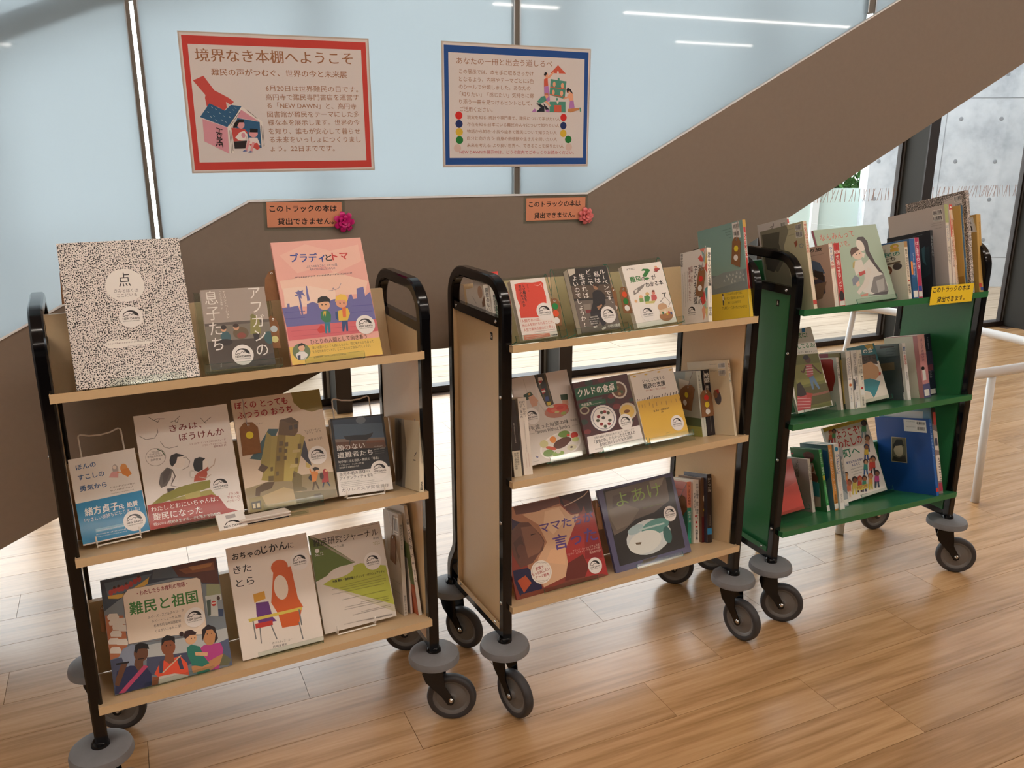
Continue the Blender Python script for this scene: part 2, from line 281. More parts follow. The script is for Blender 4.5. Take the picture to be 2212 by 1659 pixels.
PAL = [tuple(lin(c)) for c in ["#efe9e2","#1c1a1c","#4a3a38","#8a7d78","#e9d84a","#f2efe9","#7d7468","#5d544c","#4b4038","#3a312c","#3b5f66","#2e2623","#d9a886","#2b211d","#6b5a42","#8d4a3c","#cf9d7d","#3a2a22","#8e8a4e","#7c7a46","#2a2422","#34595c","#c9d3d6","#e0dc9a","#a99b90","#f3bfae","#f4c2b0","#f6cdb8","#f8d9c6","#6d6ba6","#5b599a","#d96a72","#c65a64","#2f7a55","#e2c04f","#2d7f96","#d2413c","#e8b48c","#e8c24a","#e2703c","#2b4a7c","#e9a583","#f0c552","#8a7f95","#27489c","#cf3a34","#4a3f6b","#6b5560","#e9c35c","#6a7a55","#e4b494","#ece8e4","#3c4560","#5b3d22","#6b4d2a","#7b5d3a","#f0b2a4","#2c5f96","#b9b0aa","#e3a7a6","#f0e2d6","#e39a4a","#e08c33","#8b7d70","#1f86b8","#f4f1ee","#7db4cf","#e8eef2","#f1ece6","#7b1f1f","#8b3a35","#55504d","#9a8f88","#efe8e2","#5b4a44","#4a5a3c","#f2ede8","#f5efe9","#f3e9e0","#8a807a","#6b6460","#57504c","#4a4340","#b8523c","#c9b5a5","#dcd5cf","#f3eee9","#8d8a3c","#a9a05a","#bdb36a","#a6362c","#ece5df","#f5ece4","#8c7a35","#9a8a66","#c0a878","#7a6c40","#8f7f45","#36575c","#3c3a44","#a8964c","#8b7434","#bca85a","#a0904a","#6b5232","#584226","#463a30","#5a4630","#5e4a32","#786a44","#c9b06a","#6b5a34","#c9b77a","#4a4534","#d8c8a0","#5b5030","#39404a","#d98a4a","#5b4a34","#a83a3a","#3a4a5a","#4b3a34","#9c1f24","#5a4a3c","#6a5a4a","#4a4030","#e6d24a","#d8c4ac","#32455c","#51677e","#8b7a70","#d8c9b2","#6d7a88","#6b4a38","#23262c","#7c4e36","#e5e0d8","#d8d2c8","#b8b2a8","#8b867e","#e9e4de","#4a4540","#6b6560","#15161a","#5b5048","#8f887a","#57534c","#2a2826","#8b4a4a","#6a7aa0","#e9dcc0","#dcd0b4","#3d4654","#5a6a7a","#58626e","#5b2f24","#8d5638","#b98250","#d9ad4a","#b5403a","#4a2c20","#b5714c","#ddd6cc","#9aa07c","#c7ccc8","#4d5a52","#c23a34","#f0ece6","#8f98a0","#3a4a6a","#4a3428","#b9bdbd","#8d97ab","#4a5068","#55607c","#e9d9c6","#6b5a50","#8b2f2f","#3f7a35","#4a403a","#2c3154","#6b4630","#241812","#b8456a","#e2573a","#8b5236","#45475c","#cbb89c","#c9c2b8","#b8458a","#c08a5e","#2b2224","#2f7a6a","#dcae86","#3a2424","#6a6a50","#7b848c","#d2622c","#efe0d0","#6b3a80","#d9a23c","#d9c45a","#7b7b78","#3a3432","#eee4da","#5f6f2c","#b7bd4a","#dfd6cc","#a39a86","#cfc7ae","#d2cabd","#4a4a3a","#e9e4dc","#a8a070","#3a3632","#6a6a4a","#a48d74","#b8a48c","#6b6058","#c9bfb0","#cfc4b6","#6b7a4a","#b85a34","#e6ddd2","#b5a894","#d8cdc0","#c9bdb0","#dd4632","#6b2018","#7b2a20","#c9543c","#8b6a5a","#e08a72","#f2e4da","#f0b8a8","#2f8a4a","#e25a34","#ece8e2","#efe6dd","#57493c","#8d8378","#7b2a2a","#c9c0b0","#1d1b1f","#26242a","#a87a5c","#3a2a20","#d8d2ca","#efe9e0","#2a2624","#e8e2d8","#e5e0da","#2b2724","#2f7d3a","#8b8580","#e9e2da","#8aa860","#d9b27a","#4f8a4a","#d98a7a","#c95a5a","#c9c07a","#7b3a2a","#e0b080","#4a4440","#c9a07a","#9c6a40","#dfc9a8","#3a6a4a","#e8e0d0","#c94a3a","#d9b04a","#3a4a7a","#f2ece4","#6b655c","#e58a7a","#d95f5a","#7ab0b0","#e8c87a","#e0705f","#b0d0a0","#5fa0a8","#d0443f","#e8a48a","#e8d890","#a8c8b0","#8b3a34","#5b5550","#d8382e","#f0e9da","#ece6e0","#c9a04a","#f2e8e0","#e8c8c0","#e2c23a","#7b8a90","#8a979a","#c5cccc","#e4c93c","#3a3424","#2a2418","#e9e2d0","#3a3030","#3a3a40","#3a4a48","#e6d23c","#c93c32","#86aaa4","#c9a58a","#8b6a54","#f0e8dc","#e9e0d4","#cfc6bf","#d5ccc5","#b8aea6","#2b2c28","#5a4a2c","#dcd4ca","#a83232","#3a4a80","#d2b43c","#27402a","#c08a3a","#c99a80","#c9c2ba","#b97a68","#d0553f","#d9d2b0","#c23c30","#9aa850","#d8705a","#c9c080","#d6cdc4","#6b625a","#e2dad0","#5a3220","#6f8f3c","#8aa84a","#c8502c","#e08a3c","#c9c28c","#c9d08a","#d8d0b0","#4a3a30","#d04a30","#d9d2b8","#4a4a78","#d9d0c8","#6b2a2c","#2c3a30","#7a3030","#d8d0c2","#6a4a34","#8a7a4a","#4a5a3a","#b08a5a","#1f5a3c","#f2eee6","#4a4a48","#d9d4ca","#3a4464","#f0ece8","#4a5474","#f4f0ec","#8b2a2a","#4a4a4a","#4a5240","#cfc0a0","#d9b45a","#7a4a20","#b0a890","#4a2426","#e0b43c","#c9a43c","#a8403a","#3a3230","#b08a3c","#6b5a2c","#e9e2d8","#3a4a4a","#6b6a60","#98a3a0","#d8d0c0","#5a6a4a","#a8aa5a","#e0c63c","#cfd3c8","#b4b5a8","#3a6a7a","#6b6255","#4a4e5c","#8a6a54","#e6dabf","#ddd0b4","#a85a44","#ece2d6","#d9ceb8","#3a302c","#b07a5a","#d9ae8a","#e8c4a0","#e3b48c","#6b4034","#3a1d1c","#5b2a22","#c9a890","#a8302c","#8b2424","#6b2a20","#7a4030","#3a2440","#6b4436","#8a5e48","#57382e","#2a1814","#241c40","#b8502c","#7a3a24","#5b3f86","#e2b8a8","#efe6dc","#b8a090","#8b3a2c","#2b2623","#6b5f54","#8b8072","#7d7164","#5a4f46","#cfd6d6","#5f938c","#a8c0c4","#dfe2dc","#3f6a66","#b5ccc8","#6b5a44","#8fa85a","#8b9a5a","#565372","#4a4866","#2f9c84","#e9f0ea","#d0e8de","#3a9480","#8b3a30","#e08a6c","#d88a80","#ece4d8","#5a1f1c","#d9c9a8","#d8b43c","#2f84b8","#6b4a30","#a89a88","#2b1f1f","#3c3a48","#c95a4a","#8b7a6a","#c94a40","#8f8a76","#5d5a4e","#3a3834","#6b6a58","#a05a44","#8a93a0","#eadcc4","#c9c2a0","#c9564a","#efe6de","#ddd5d0","#3a7ab8","#6b5a4a","#5a6a86","#4a4450","#b89078","#3a2a24","#8a6a58","#b84a34","#efe4d4","#c9a898","#2a2426","#c23430","#d8ccc0","#d2564a","#d8d4cc","#7d7a78","#a8a4a0","#4a4648","#e6dcd0","#4a4446","#e3c9b4","#5b3f34","#dcd6cc","#b8a86a","#b84a44","#7f8894","#d8d0c6","#d9b8a4","#c98a78","#a9bda8","#b86a80","#c94a34","#f2ece0","#e6d8c8","#b8b0a0","#c9a83c","#b8824a","#d8a84a","#2f7d6a","#7b4a34","#4a4040","#5a4a40","#c9a080","#e8dcc4","#d8d2c2","#e8923a","#1f5a88","#e0e8f0","#2f62a0","#3a6a9c","#f2dfe2","#3a4a9a","#b82f5a","#cfc4c8","#9aa4aa","#1f3038","#3a6068","#7a848a","#1d2026","#1c2028","#a8b078","#3a6a9a","#4a4a40","#e6ded8","#8a8078","#dcd4c4","#cfc4be","#c93f38","#d2584c","#7b2a24","#ece0d4","#b8443c","#e6c8a8","#9ab0c0","#e6ded4","#7a5a34","#a8803c","#2a5474","#c9a45a","#d6ccc6","#4a443e","#8f8780","#8b6a34","#3a4a8a","#e3d8c0","#c9a45c","#c09a54","#e8e4dc","#2f7d4a","#6b6a34","#83803f","#55502c","#b85a60","#e0c8c4","#5b3a2c","#5f7894","#b84a4c","#d8b0ac","#2a1c18","#a83c34","#8b5a48","#e4ddd4","#a84a40","#b83a34","#e2d8cc","#ddd2c6","#2a3c30","#22342c","#8b2c3c","#b59a4c","#8a7a48","#5b5a80","#d9783c","#3a3a50","#5a78a8","#d8d0c4","#e8e0d6","#c9c0b4","#4a4a54","#e6ded6","#e8dfd0","#2f6b74","#b8964a","#efe8dc","#4a3c34","#2a2222","#c99a70","#3f8c96","#c95a44","#e0d4c4","#e8ddd0","#2c3034","#2c2c30","#ded8d0","#66706f","#3a2c28","#2a2e30","#7b6a54","#9aa2a4","#4c5658","#2f5a8a","#c24a40","#e6e0da","#e8c8c4","#e8e2da","#c9bfae","#a86a40","#7a4a30","#b07a4c","#b83038","#5a463c","#3a6a3a","#c9c2b0","#5a8a4a","#dcd6c4","#d8a4a0","#6b4a6a","#2a2428","#e0dcd8","#5a5a80","#c98a8c","#a8a4b0","#3c3a54","#8a4a5c","#c9c4cc","#1e2032","#b83c32","#c9493c","#6b6258","#7a6a64","#b59c94","#e0f0e0","#d8c23c","#d0e8d0","#b8a08a","#5a3028","#8a5a40","#6b4634","#3f8a8a","#d8d2c6","#c24a50","#3f9a54","#2d6a3a","#f2e6d4","#6b3a14","#4a7078","#2a5a8a","#d9964a","#5f8088","#2f8ab8","#2f5fa0","#e0b4a4","#f2eee8","#a8bcc0","#7a858c","#c9c4bc","#a8acb0","#d9b83c","#c9302c","#2a7a5a","#2c3c80","#c9502c","#3a3a3a","#c98a5a","#3f8a4a","#2a201c","#8b5a3a","#4a8a5a","#8a9aa0","#1c1614","#5b3a2a","#d8a080","#3a5a8a","#3a241c","#a8704a","#2f4a8a","#2a3a5a","#2f8a7a","#2f5a9a","#c2402c","#2a2424","#c9402c","#8b4a2a","#d97a54","#e8c8b0","#7b3a24","#a86a44","#d9c05a","#8b5030","#c23c2c","#5a3a2c","#b8784c","#3f8a6a","#3a3a5a","#a06840","#e0a040","#d8c040","#c25a34","#c28a5c","#c94a8a","#8b5a3c","#e8a05a","#d86a50","#c08a5a","#e0d060","#ece4dc","#b8d0e8","#e9e6e2","#5b5a60","#b8a684","#6b6450","#b5a488","#2a2622","#38322c","#2a62a8","#1d4f9a","#dcd8d4","#6a90a8","#7ea4b8","#3a3430","#c9564c","#4a4a5c","#e0d8cc","#a83a54","#8a7a78","#c9433c","#ddd6d4","#9c6a48","#c9504a","#2f5f86","#d99aa8","#2a2224","#dfa0a4","#ecdfdc","#6a78a8","#cfd8e0","#1f4f96","#b8404a","#d22a26","#1d2f66","#d9b53c","#1f7a38","#d8c0b8","#d2604a","#e8dcd6","#4f9482","#e8a888","#1c1a22","#b87fc0","#c97a5a","#1c2230","#c98a68","#c98a58"]]
WHITE = tuple(lin('#f0ece6')); INK = tuple(lin('#1c1a1c'))
class Art:
    """flat print on a face of size w x h metres; u, v in 1/1000 from the top left"""
    def __init__(s, mb, w, h, fn, lift=.0003, step=2.2e-5): s.mb, s.w, s.h, s.fn, s.z, s.st = mb, w, h, fn, lift, step
    def xy(s, u, v): return (u / 1000 * s.w, s.h - v / 1000 * s.h)
    def clip(s, a, b): return (min(max(a, 0), s.w), min(max(b, 0), s.h))
    def poly(s, pts, col):
        pts = [s.clip(*p) for p in pts]
        if sum(pts[i - 1][0] * p[1] - p[0] * pts[i - 1][1] for i, p in enumerate(pts)) < 0: pts = pts[::-1]
        s.mb.add([s.fn(a, b, s.z) for a, b in pts], [tuple(range(len(pts)))], col); s.z += s.st
    def glyph(s, g, col, mp):
        n = len(g[0]); vs = [s.fn(*s.clip(*mp(*v)), s.z + (i * 4 // n) * 3e-6) for i, v in enumerate(g[0])]; s.mb.add(vs, g[1], col); s.z += s.st
    def run(s, items):
        for a in items:
            k = a[0]; c = PAL[a[1]] if k != 6 else None
            if k == 0: s.poly([s.xy(a[i], a[i + 1]) for i in range(2, len(a), 2)], c)
            elif k == 1:
                x, y = s.xy(a[2], a[3]); rx, ry = a[4] / 1000 * s.w, a[5] / 1000 * s.h; t = -R_(a[6]); pts = []
                n = 20 if rx > .006 else 12
                for i in range(n):
                    q = 2 * math.pi * i / n; p, r = rx * math.cos(q), ry * math.sin(q); pts.append((x + p * math.cos(t) - r * math.sin(t), y + p * math.sin(t) + r * math.cos(t)))
                s.poly(pts, c)
            elif k == 2:
                wd = a[2] / 10000 * s.w / 2; P = [Vector(s.xy(a[i], a[i + 1])) for i in range(3, len(a), 2)]; vs = []; fs = []
                for p, q in zip(P, P[1:]):
                    d = (q - p); d = d.normalized() if d.length > 1e-7 else Vector((1, 0)); n = Vector((-d.y, d.x)) * wd; e = d * wd * .4; i = len(vs)
                    vs += [s.fn(*s.clip(*r), s.z) for r in (p - e - n, q + e - n, q + e + n, p - e + n)]; fs.append((i, i + 1, i + 2, i + 3)); s.z += s.st * .3
                s.mb.add(vs, fs, c); s.z += s.st
            elif k == 3:
                g = glyphs(a[2], a[8]); p0 = Vector(s.xy(a[3], a[4])); p1 = Vector(s.xy(a[5], a[6])); d = p1 - p0; L = d.length; d.normalize(); n = Vector((-d.y, d.x)); H = a[7] / 1000 * s.h
                asc = all(ord(ch) < 256 for ch in a[2]); y0, y1 = (g[4], g[5]) if asc else (-.08, .84)
                if len(a[2]) == 1: y0, y1 = g[4], g[5]
                kx = L / (g[3] - g[2]); ky = H / (y1 - y0)
                def mp(x, y): q = p0 + d * (x - g[2]) * kx + n * (y - y0) * ky; return q.x, q.y
                s.glyph(g, c, mp)
            elif k == 4:
                p0 = Vector(s.xy(a[3], a[4])); p1 = Vector(s.xy(a[5], a[6])); d = p1 - p0; n = len(a[2]); st = d / n; wd = a[7] / 1000 * s.w; hs = st.length
                for i, ch in enumerate(a[2]):
                    if ch in ' 　': continue
                    g = glyphs(ch, a[8]); ce = p0 + st * (i + .5); kx = wd / .95; ky = hs * .95 / .95
                    if ch in 'ー-': 
                        def mp(x, y): return ce.x + (y - .38) * kx, ce.y - (x - .5) * ky
                    elif ch in '、。':
                        def mp(x, y): return ce.x + (x + .05) * kx, ce.y + (y + .05) * ky
                    else:
                        def mp(x, y): return ce.x + (x - (g[2] + g[3]) / 2) * kx, ce.y + (y - .38) * ky
                    s.glyph(g, c, mp)
            elif k == 5:
                p0 = Vector(s.xy(a[2], a[3])); p1 = Vector(s.xy(a[4], a[5])); d = p1 - p0; L = d.length; d.normalize(); H = a[6] / 1000 * s.h * .75; n = Vector((-d.y, d.x)) * H; x = 0; rg = random.Random(a[2] * 7 + a[3])
                vs = []; fs = []
                while x < L:
                    l = H * rg.uniform(.45, .8); b0 = p0 + d * x; t = H * .16; sp = []
                    for _ in range(2):                       # two or three thin strokes per unreadable sign
                        o = rg.uniform(0, .8)
                        sp.append((b0 + n * o, b0 + d * l + n * o, n.normalized() * t))
                    sp.append((b0 + d * l * rg.uniform(.2, .8), b0 + d * l * rg.uniform(.2, .8) + n, d * t))
                    for q0, q1, th in sp:
                        i = len(vs); vs += [s.fn(*s.clip(*r), s.z) for r in (q0, q1, q1 + th, q0 + th)]; fs.append((i, i + 1, i + 2, i + 3)); s.z += 1e-7
                    x += l + H * .35
                s.mb.add(vs, fs, c); s.z += s.st
            elif k == 6:
                q = [Vector(s.xy(a[i], a[i + 1])) for i in range(1, 9, 2)]
                def bi(u, v): r = (q[0] * (1 - u) + q[1] * u) * (1 - v) + (q[3] * (1 - u) + q[2] * u) * v; return r.x, r.y
                s.poly([bi(-.06, -.08), bi(1.06, -.08), bi(1.06, 1.1), bi(-.06, 1.1)], WHITE); rg = random.Random(a[1]); x = 0; vs = []; fs = []
                while x < 1:
                    wd = rg.choice((.03, .05, .08)); i = len(vs); vs += [s.fn(*s.clip(*bi(*t)), s.z) for t in ((x, .84), (min(1, x + wd), .84), (min(1, x + wd), 0), (x, 0))]; fs.append((i, i + 1, i + 2, i + 3)); x += wd + rg.choice((.03, .05))
                s.mb.add(vs, fs, INK); s.z += s.st
                s.poly([bi(.05, .92), bi(.95, .92), bi(.95, 1.0), bi(.05, 1.0)], tuple(lin('#8b8680')))
def flat(a, b, z): return (a, b, z)
# ------------------------------------------------------------------ room shell
def boxb(mb, x0, x1, y0, y1, z0, z1, mi=0): return mb.box(x0, x1, y0, y1, z0, z1, None, mi, MB_)
YG, YW = 2.53, 5.42                                        # stair plane and window plane in the building axes
struct('floor', boxb(MB(), -7, 13, -14, YW, -.12, -.004), M['joint'])
floor = bpy.data.objects['floor']
FA = R_(24.6); MF = Matrix.Rotation(FA, 4, 'Z'); PW, PL, PY0 = .1832, 1.063, .135
OFF = {10: .62, 11: -.1, 12: .372, 13: .05, 14: -.5, 15: .25, 16: -.2, 17: -.512, 18: .1, 19: -.35}
def in_view(P, m=60):
    y = P.y; z = P.z - CAM_H; c, s_ = math.cos(PITCH), math.sin(PITCH); d = y * c - z * s_
    if d < .2: return None
    u = 1106 + F_PX * P.x / d; v = 829.5 - F_PX * (y * s_ + z * c) / d
    return d if -m < u < 2212 + m and -m < v < 1659 + m else None
pb = MB()
pb.box(-PL / 2 + .0007, PL / 2 - .0007, -PW / 2 + .0008, PW / 2 - .0008, -.006, 0); plank_me = pb.mesh('plank', M['floor'])
cand = []; NXT = MB()
for r in range(-40, 32):
    off = OFF.get(r, random.random() * PL)
    for k in range(-9, 14):
        x, y = off + (k + .5) * PL, PY0 + (r + .5) * PW
        P = MF @ Vector((x, y, 0)); q = MB_.inverted() @ P
        if q.y > YW - .07 or q.y < -3.2 or not -4.5 < q.x < 9.5: continue
        d = min((dd for dd in (in_view(MF @ Vector((x + dx, y, 0))) for dx in (-.5, -.25, 0, .25, .5)) if dd), default=None)
        if d: cand.append((d, x, y))
        else: NXT.box(x - PL / 2 + .0007, x + PL / 2 - .0007, y - PW / 2 + .0008, y + PW / 2 - .0008, -.006, 0)
cand.sort()
for d, x, y in cand[:300]: obj('floor_plank', plank_me, floor, MF @ T_((x, y, 0)))
for d, x, y in cand[300:]: NXT.box(x - PL / 2 + .0007, x + PL / 2 - .0007, y - PW / 2 + .0008, y + PW / 2 - .0008, -.006, 0)
o = struct('floor_boards', NXT, M['floor'], floor, MF); o['kind'] = 'stuff'
struct('wall_back', boxb(MB(), -7, 13, -14.2, -14, 0, 3.1), M['white'])
struct('wall_left', boxb(MB(), -7.2, -7, -14, YW - .3, 0, 4.4), M['white'])
struct('wall_right', boxb(MB(), 13, 13.2, -14, 3.0, 0, 3.1), M['white'])
struct('ceiling', boxb(MB(), -7, 13, -14, YG - .1, 3.0, 3.2), M['ceil'])
struct('wall_upper', boxb(MB(), -7, 13, YG - .1, YG + .05, 3.0, 4.4), M['white'])
# stair: the painted string board, its top channel, the sloping underside
def stair_xz(f): return f
TOP = [(-4.2, -.8), (-.384, 1.176), (.278, 1.517), (1.354, 1.511), (4.5, 3.15)]
BOT = [(4.5, 2.58), (2.176, 1.392), (1.47, 1.037), (.53, 1.037), (-.47, .585), (-1.75, 0)]
TOPF = [(-2.65, 0), (-.384, 1.176), (.278, 1.517), (1.354, 1.513), (4.5, 3.15)]
def sp(a, b, d): return MB_ @ Vector((a, d, b))
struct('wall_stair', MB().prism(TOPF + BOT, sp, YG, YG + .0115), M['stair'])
tr = MB()
def strip(mb, pts, y0, y1, h0, h1):
    for (a, b), (c, d) in zip(pts, pts[1:]):
        mb.add([sp(a, b + h0, y0), sp(c, d + h0, y0), sp(c, d + h1, y0), sp(a, b + h1, y0), sp(a, b + h0, y1), sp(c, d + h0, y1), sp(c, d + h1, y1), sp(a, b + h1, y1)], [(0, 1, 2, 3), (7, 6, 5, 4), (3, 2, 6, 7), (0, 4, 5, 1), (0, 3, 7, 4), (1, 5, 6, 2)])
strip(tr, TOPF, YG - .003, YG + .009, -.001, .0045)
struct('trim_1', tr, M['trimw'])
sof = MB()
UND = [(-1.75, 0.0), (-.47, .585), (.53, 1.037), (1.47, 1.037), (2.176, 1.392), (4.5, 2.58)]
for (a, b), (c, d) in zip(UND, UND[1:]):
    sof.add([sp(a, b, YG + .0115), sp(c, d, YG + .0115), sp(c, d, YG + 1.25), sp(a, b, YG + 1.25), sp(a, b + .12, YG + .0115), sp(c, d + .12, YG + .0115), sp(c, d + .12, YG + 1.25), sp(a, b + .12, YG + 1.25)], [(3, 2, 1, 0), (4, 5, 6, 7), (0, 1, 5, 4), (2, 3, 7, 6), (0, 4, 7, 3), (1, 2, 6, 5)])
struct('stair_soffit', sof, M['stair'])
# frosted panes of the stair balustrade, one pane each, standing in the channel
def line_z(x):
    for (a, b), (c, d) in zip(TOPF, TOPF[1:]):
        if a <= x <= c: return b + (d - b) * (x - a) / (c - a)
    return TOPF[0][1]
for k, (x0, x1) in enumerate(((-2.4, .0125), (.0435, 1.094), (1.1185, 2.49), (2.53, 4.4))):
    xs = [x0] + [p[0] for p in TOPF if x0 < p[0] < x1] + [x1]
    out = [(x, line_z(x) + .0004) for x in xs] + [(x1, 2.98), (x0, 2.98)]
    if out[-1][1] < out[-2][1]: pass
    out = [(x, min(z, 2.97)) if i < len(xs) else (x, 2.98) for i, (x, z) in enumerate(out)]
    g = struct('window_%d' % (k + 1), MB().prism(out, sp, YG + .012, YG + .024), M['frost'])
    ed = {1: [(.0435, -.0095, .002)], 0: [(.0125, .0115, -.002)], 2: [], 3: []}[k]
    for xe, wd, al_ in ed:
        em = MB(); em.prism([(xe, line_z(xe) + .006), (xe + wd, line_z(xe) + .006), (xe + wd, 2.98), (xe, 2.98)], sp, YG + .009, YG + .03)
        obj('edge_profile', em.mesh('edge_profile', M['colgrey']), g)
        em = MB(); em.prism([(xe, line_z(xe) + .006), (xe - al_, line_z(xe) + .006), (xe - al_, 2.98), (xe, 2.98)], sp, YG + .008, YG + .012)
        obj('edge_strip', em.mesh('edge_strip', M['alu']), g)
for k, (x0, x1) in enumerate(((1.095, 1.1175), (2.491, 2.529))):
    em = MB(); a, b2 = x0 + .004, x1 - .004; z0 = max(line_z(x0), line_z(x1)) + .004
    em.prism([(a, z0), (b2, z0), (b2, 2.98), (a, 2.98)], sp, YG + .012, YG + .04)
    p = struct('trim_%d' % (k + 4), em, M['colgrey'])
    for q0, q1 in ((x0, a), (b2, x1)):
        em = MB().prism([(q0, z0), (q1, z0), (q1, 2.98), (q0, 2.98)], sp, YG + .0095, YG + .014); obj('edge_strip', em.mesh('edge_strip', M['alu']), p)
# a flight of stairs climbing behind the panes (a dim band through the frosting)
fl = MB()
BAND = [(-1.35, 1.50), (-.30, 1.925), (-.06, 2.02), (.06, 2.055), (.6, 2.19)]
for (a, b), (c, d) in zip(BAND, BAND[1:]):
    fl.add([sp(a, b, 2.63), sp(c, d, 2.63), sp(c, d + .055, 2.63), sp(a, b + .055, 2.63), sp(a, b, 2.70), sp(c, d, 2.70), sp(c, d + .055, 2.70), sp(a, b + .055, 2.70)], [(0, 1, 2, 3), (7, 6, 5, 4), (3, 2, 6, 7), (0, 4, 5, 1), (0, 3, 7, 4), (1, 5, 6, 2)])
struct('trim_3', fl, M['column'])
# ------------------------------------------------------------------ window wall: columns, panes with frames, decals
COLX = [-4.1, -2.4, -.75, 1.05, 2.63, 4.28, 5.91, 7.42, 9.05]
for cx in COLX:
    c = struct('column', boxb(MB(), cx - .045, cx + .045, YW - .24, YW - .02, 0, 4.4), M['column'])
    obj('front_plate', boxb(MB(), cx - .05, cx + .05, YW - .252, YW - .24, 0, 4.4).mesh('front_plate', M['colbrown']), c)
dm_rng = random.Random(3)
for k, (a, b2) in enumerate(zip(COLX, COLX[1:])):
    a += .045; b2 -= .045
    g = struct('window_%d' % (k + 5), boxb(MB(), a, b2, YW - .004, YW + .004, .042, 4.3), M['window'])
    f = MB(); boxb(f, a - .05, b2 + .05, YW - .03, YW + .06, 0, .042); boxb(f, a - .05, b2 + .05, YW - .03, YW + .06, 4.3, 4.4)
    obj('bottom_rail', f.mesh('bottom_rail', M['colbrown']), g)
    f = MB(); boxb(f, a - .01, a + .018, YW - .02, YW + .02, .042, 4.3); boxb(f, b2 - .018, b2 + .01, YW - .02, YW + .02, .042, 4.3)
    obj('glazing_bar', f.mesh('glazing_bar', M['alu']), g)
    f = MB(); boxb(f, a + .018, a + .04, YW - .02, YW + .02, .042, 4.3); boxb(f, b2 - .04, b2 - .018, YW - .02, YW + .02, .042, 4.3)
    obj('gasket', f.mesh('gasket', M['colbrown']), g)
    if k >= 3:
        d = MB(); x = a + .06
        while x < b2 - .05:
            sl = dm_rng.choice((-.018, 0, 0, 0, .03, .03, .04)); wd = .005
            d.add([sp(x, 1.2, YW - .006), sp(x + wd, 1.2, YW - .006), sp(x + wd + sl, 1.3, YW - .006), sp(x + sl, 1.3, YW - .006)], [(0, 1, 2, 3)])
            x += dm_rng.choice((.016, .03, .045))
        o = obj('decal_print', d.mesh('decal_print', M['decal']), g); o['kind'] = 'stuff'
# outside: deck boards, round planters, concrete wall, fence, tree
deck = struct('deck', boxb(MB(), -6, 16, YW + .05, 16, -.16, -.012), M['deckjoint'])
db = MB().box(-.897, .897, -.142, .142, -.012, 0); dme = db.mesh('deck_board', M['deck']); rest = MB()
for r in range(0, 30):
    for k in range(-4, 10):
        x, y = k * 1.8 + (r % 3) * .6 - .3, YW + .20 + r * .29
        P = bl(x, y); vis = any(in_view(bl(x + dx, y), 0) for dx in (-.8, -.4, 0, .4, .8))
        if vis and r < 9: obj('deck_board', dme, deck, MB_ @ T_((x, y, 0)))
        else: rest.box(x - .897, x + .897, y - .142, y + .142, -.012, 0)
o = obj('deck_boards', rest.mesh('deck_boards', M['deck']), deck, MB_); o['kind'] = 'stuff'
for (px, py, r, h, lb) in ((.60, 6.47, .54, .42, 'round white planter outside behind the left cart'), (4.74, 6.42, .52, .42, 'round white planter outside behind the middle cart'), (6.86, 6.6, .42, .42, 'round white planter outside behind the green cart')):
    pr = [(0, 0), (r * .9, 0), (r * .97, .06), (r, h * .6), (r * .99, h), (r * .9, h), (r * .88, h - .05), (0, h - .05)]
    o = thing('round_planter', lb, 'planter', MB_ @ T_((px, py, 0)), 'round planters on the deck')
    obj('tub', MB().lathe(pr, 48).mesh('tub', M['tub'], 'auto'), o)
CW = Matrix.Translation((4.18, 10.21, 0)) @ Matrix.Rotation(R_(-5), 4, 'Z')
cw = struct('wall_outside', MB().box(0, 9, 0, .3, -.2, 6.5), M['concrete'], None, CW)
jt = MB()
for x in (.80, 2.6, 4.4, 4.3): jt.box(x - .004, x + .004, -.0015, .001, 0, 6.5)
for z in (.35, 2.15, 3.95): jt.box(0, 9, -.0015, .001, z - .004, z + .004)
obj('formwork_joint', jt.mesh('formwork_joint', M['hole']), cw)
hm = MB().lathe([(0, -.0012), (.021, -.0012), (.024, 0)], 16, lambda x, y, h: (x, h, y)).mesh('tie_hole', M['hole'], True)
for z in (.08, .55, 1.02, 1.45, 1.92, 2.4, 2.86):
    for x in (.10, .53, .96, 1.40, 1.83, 2.26, 2.7, 3.13): obj('tie_hole', hm, cw, T_((x, 0, z)))
fn = thing('screen_fence', 'pale green frosted screen with white posts beyond the glass', 'fence', Matrix.Translation((1.35, 10.45, 0)))
for k, x in enumerate((-1.4, .55, 2.32)): obj('post', MB().box(x - .04, x + .04, -.05, .05, -.1, 1.45).mesh('post', M['post']), fn)
for k, x in enumerate((-1.4, .55, 2.32)): obj('screen_panel', MB().box(x + .045, x + 1.72 if x < 1.9 else x + .9, -.01, .01, .03, 1.13).mesh('screen_panel', M['fence']), fn)
obj('top_rail', MB().box(-1.4, 3.2, -.03, .03, 1.35, 1.4).mesh('top_rail', M['post']), fn)
tre = thing('garden_tree', 'leafy green tree standing beyond the frosted screen', 'tree', Matrix.Translation((4.9, 13.2, 0)))
obj('trunk', MB().tube([(0, 0, 0), (.04, .02, 1.2), (-.05, 0, 2.2)], [.13, .1, .07], 9).mesh('trunk', M['bark'], True), tre)
lf = MB(); rg = random.Random(5)
for i in range(12000):
    while True:
        p = Vector((rg.uniform(-1, 1), rg.uniform(-1, 1), rg.uniform(-1, 1)))
        if .55 < p.length < 1: break
    p = Vector((p.x * 2.2, p.y * 1.2, 1.55 + p.z * 1.4)); q = Matrix.Rotation(rg.uniform(0, 6.3), 3, 'Z') @ Matrix.Rotation(rg.uniform(-1.2, 1.2), 3, 'X'); l = rg.uniform(.07, .13)
    lf.add([p + q @ Vector(t) * l for t in ((-.45, 0, 0), (0, .8, .1), (.45, 0, 0), (0, -.8, .1))], [(0, 3, 2, 1)])
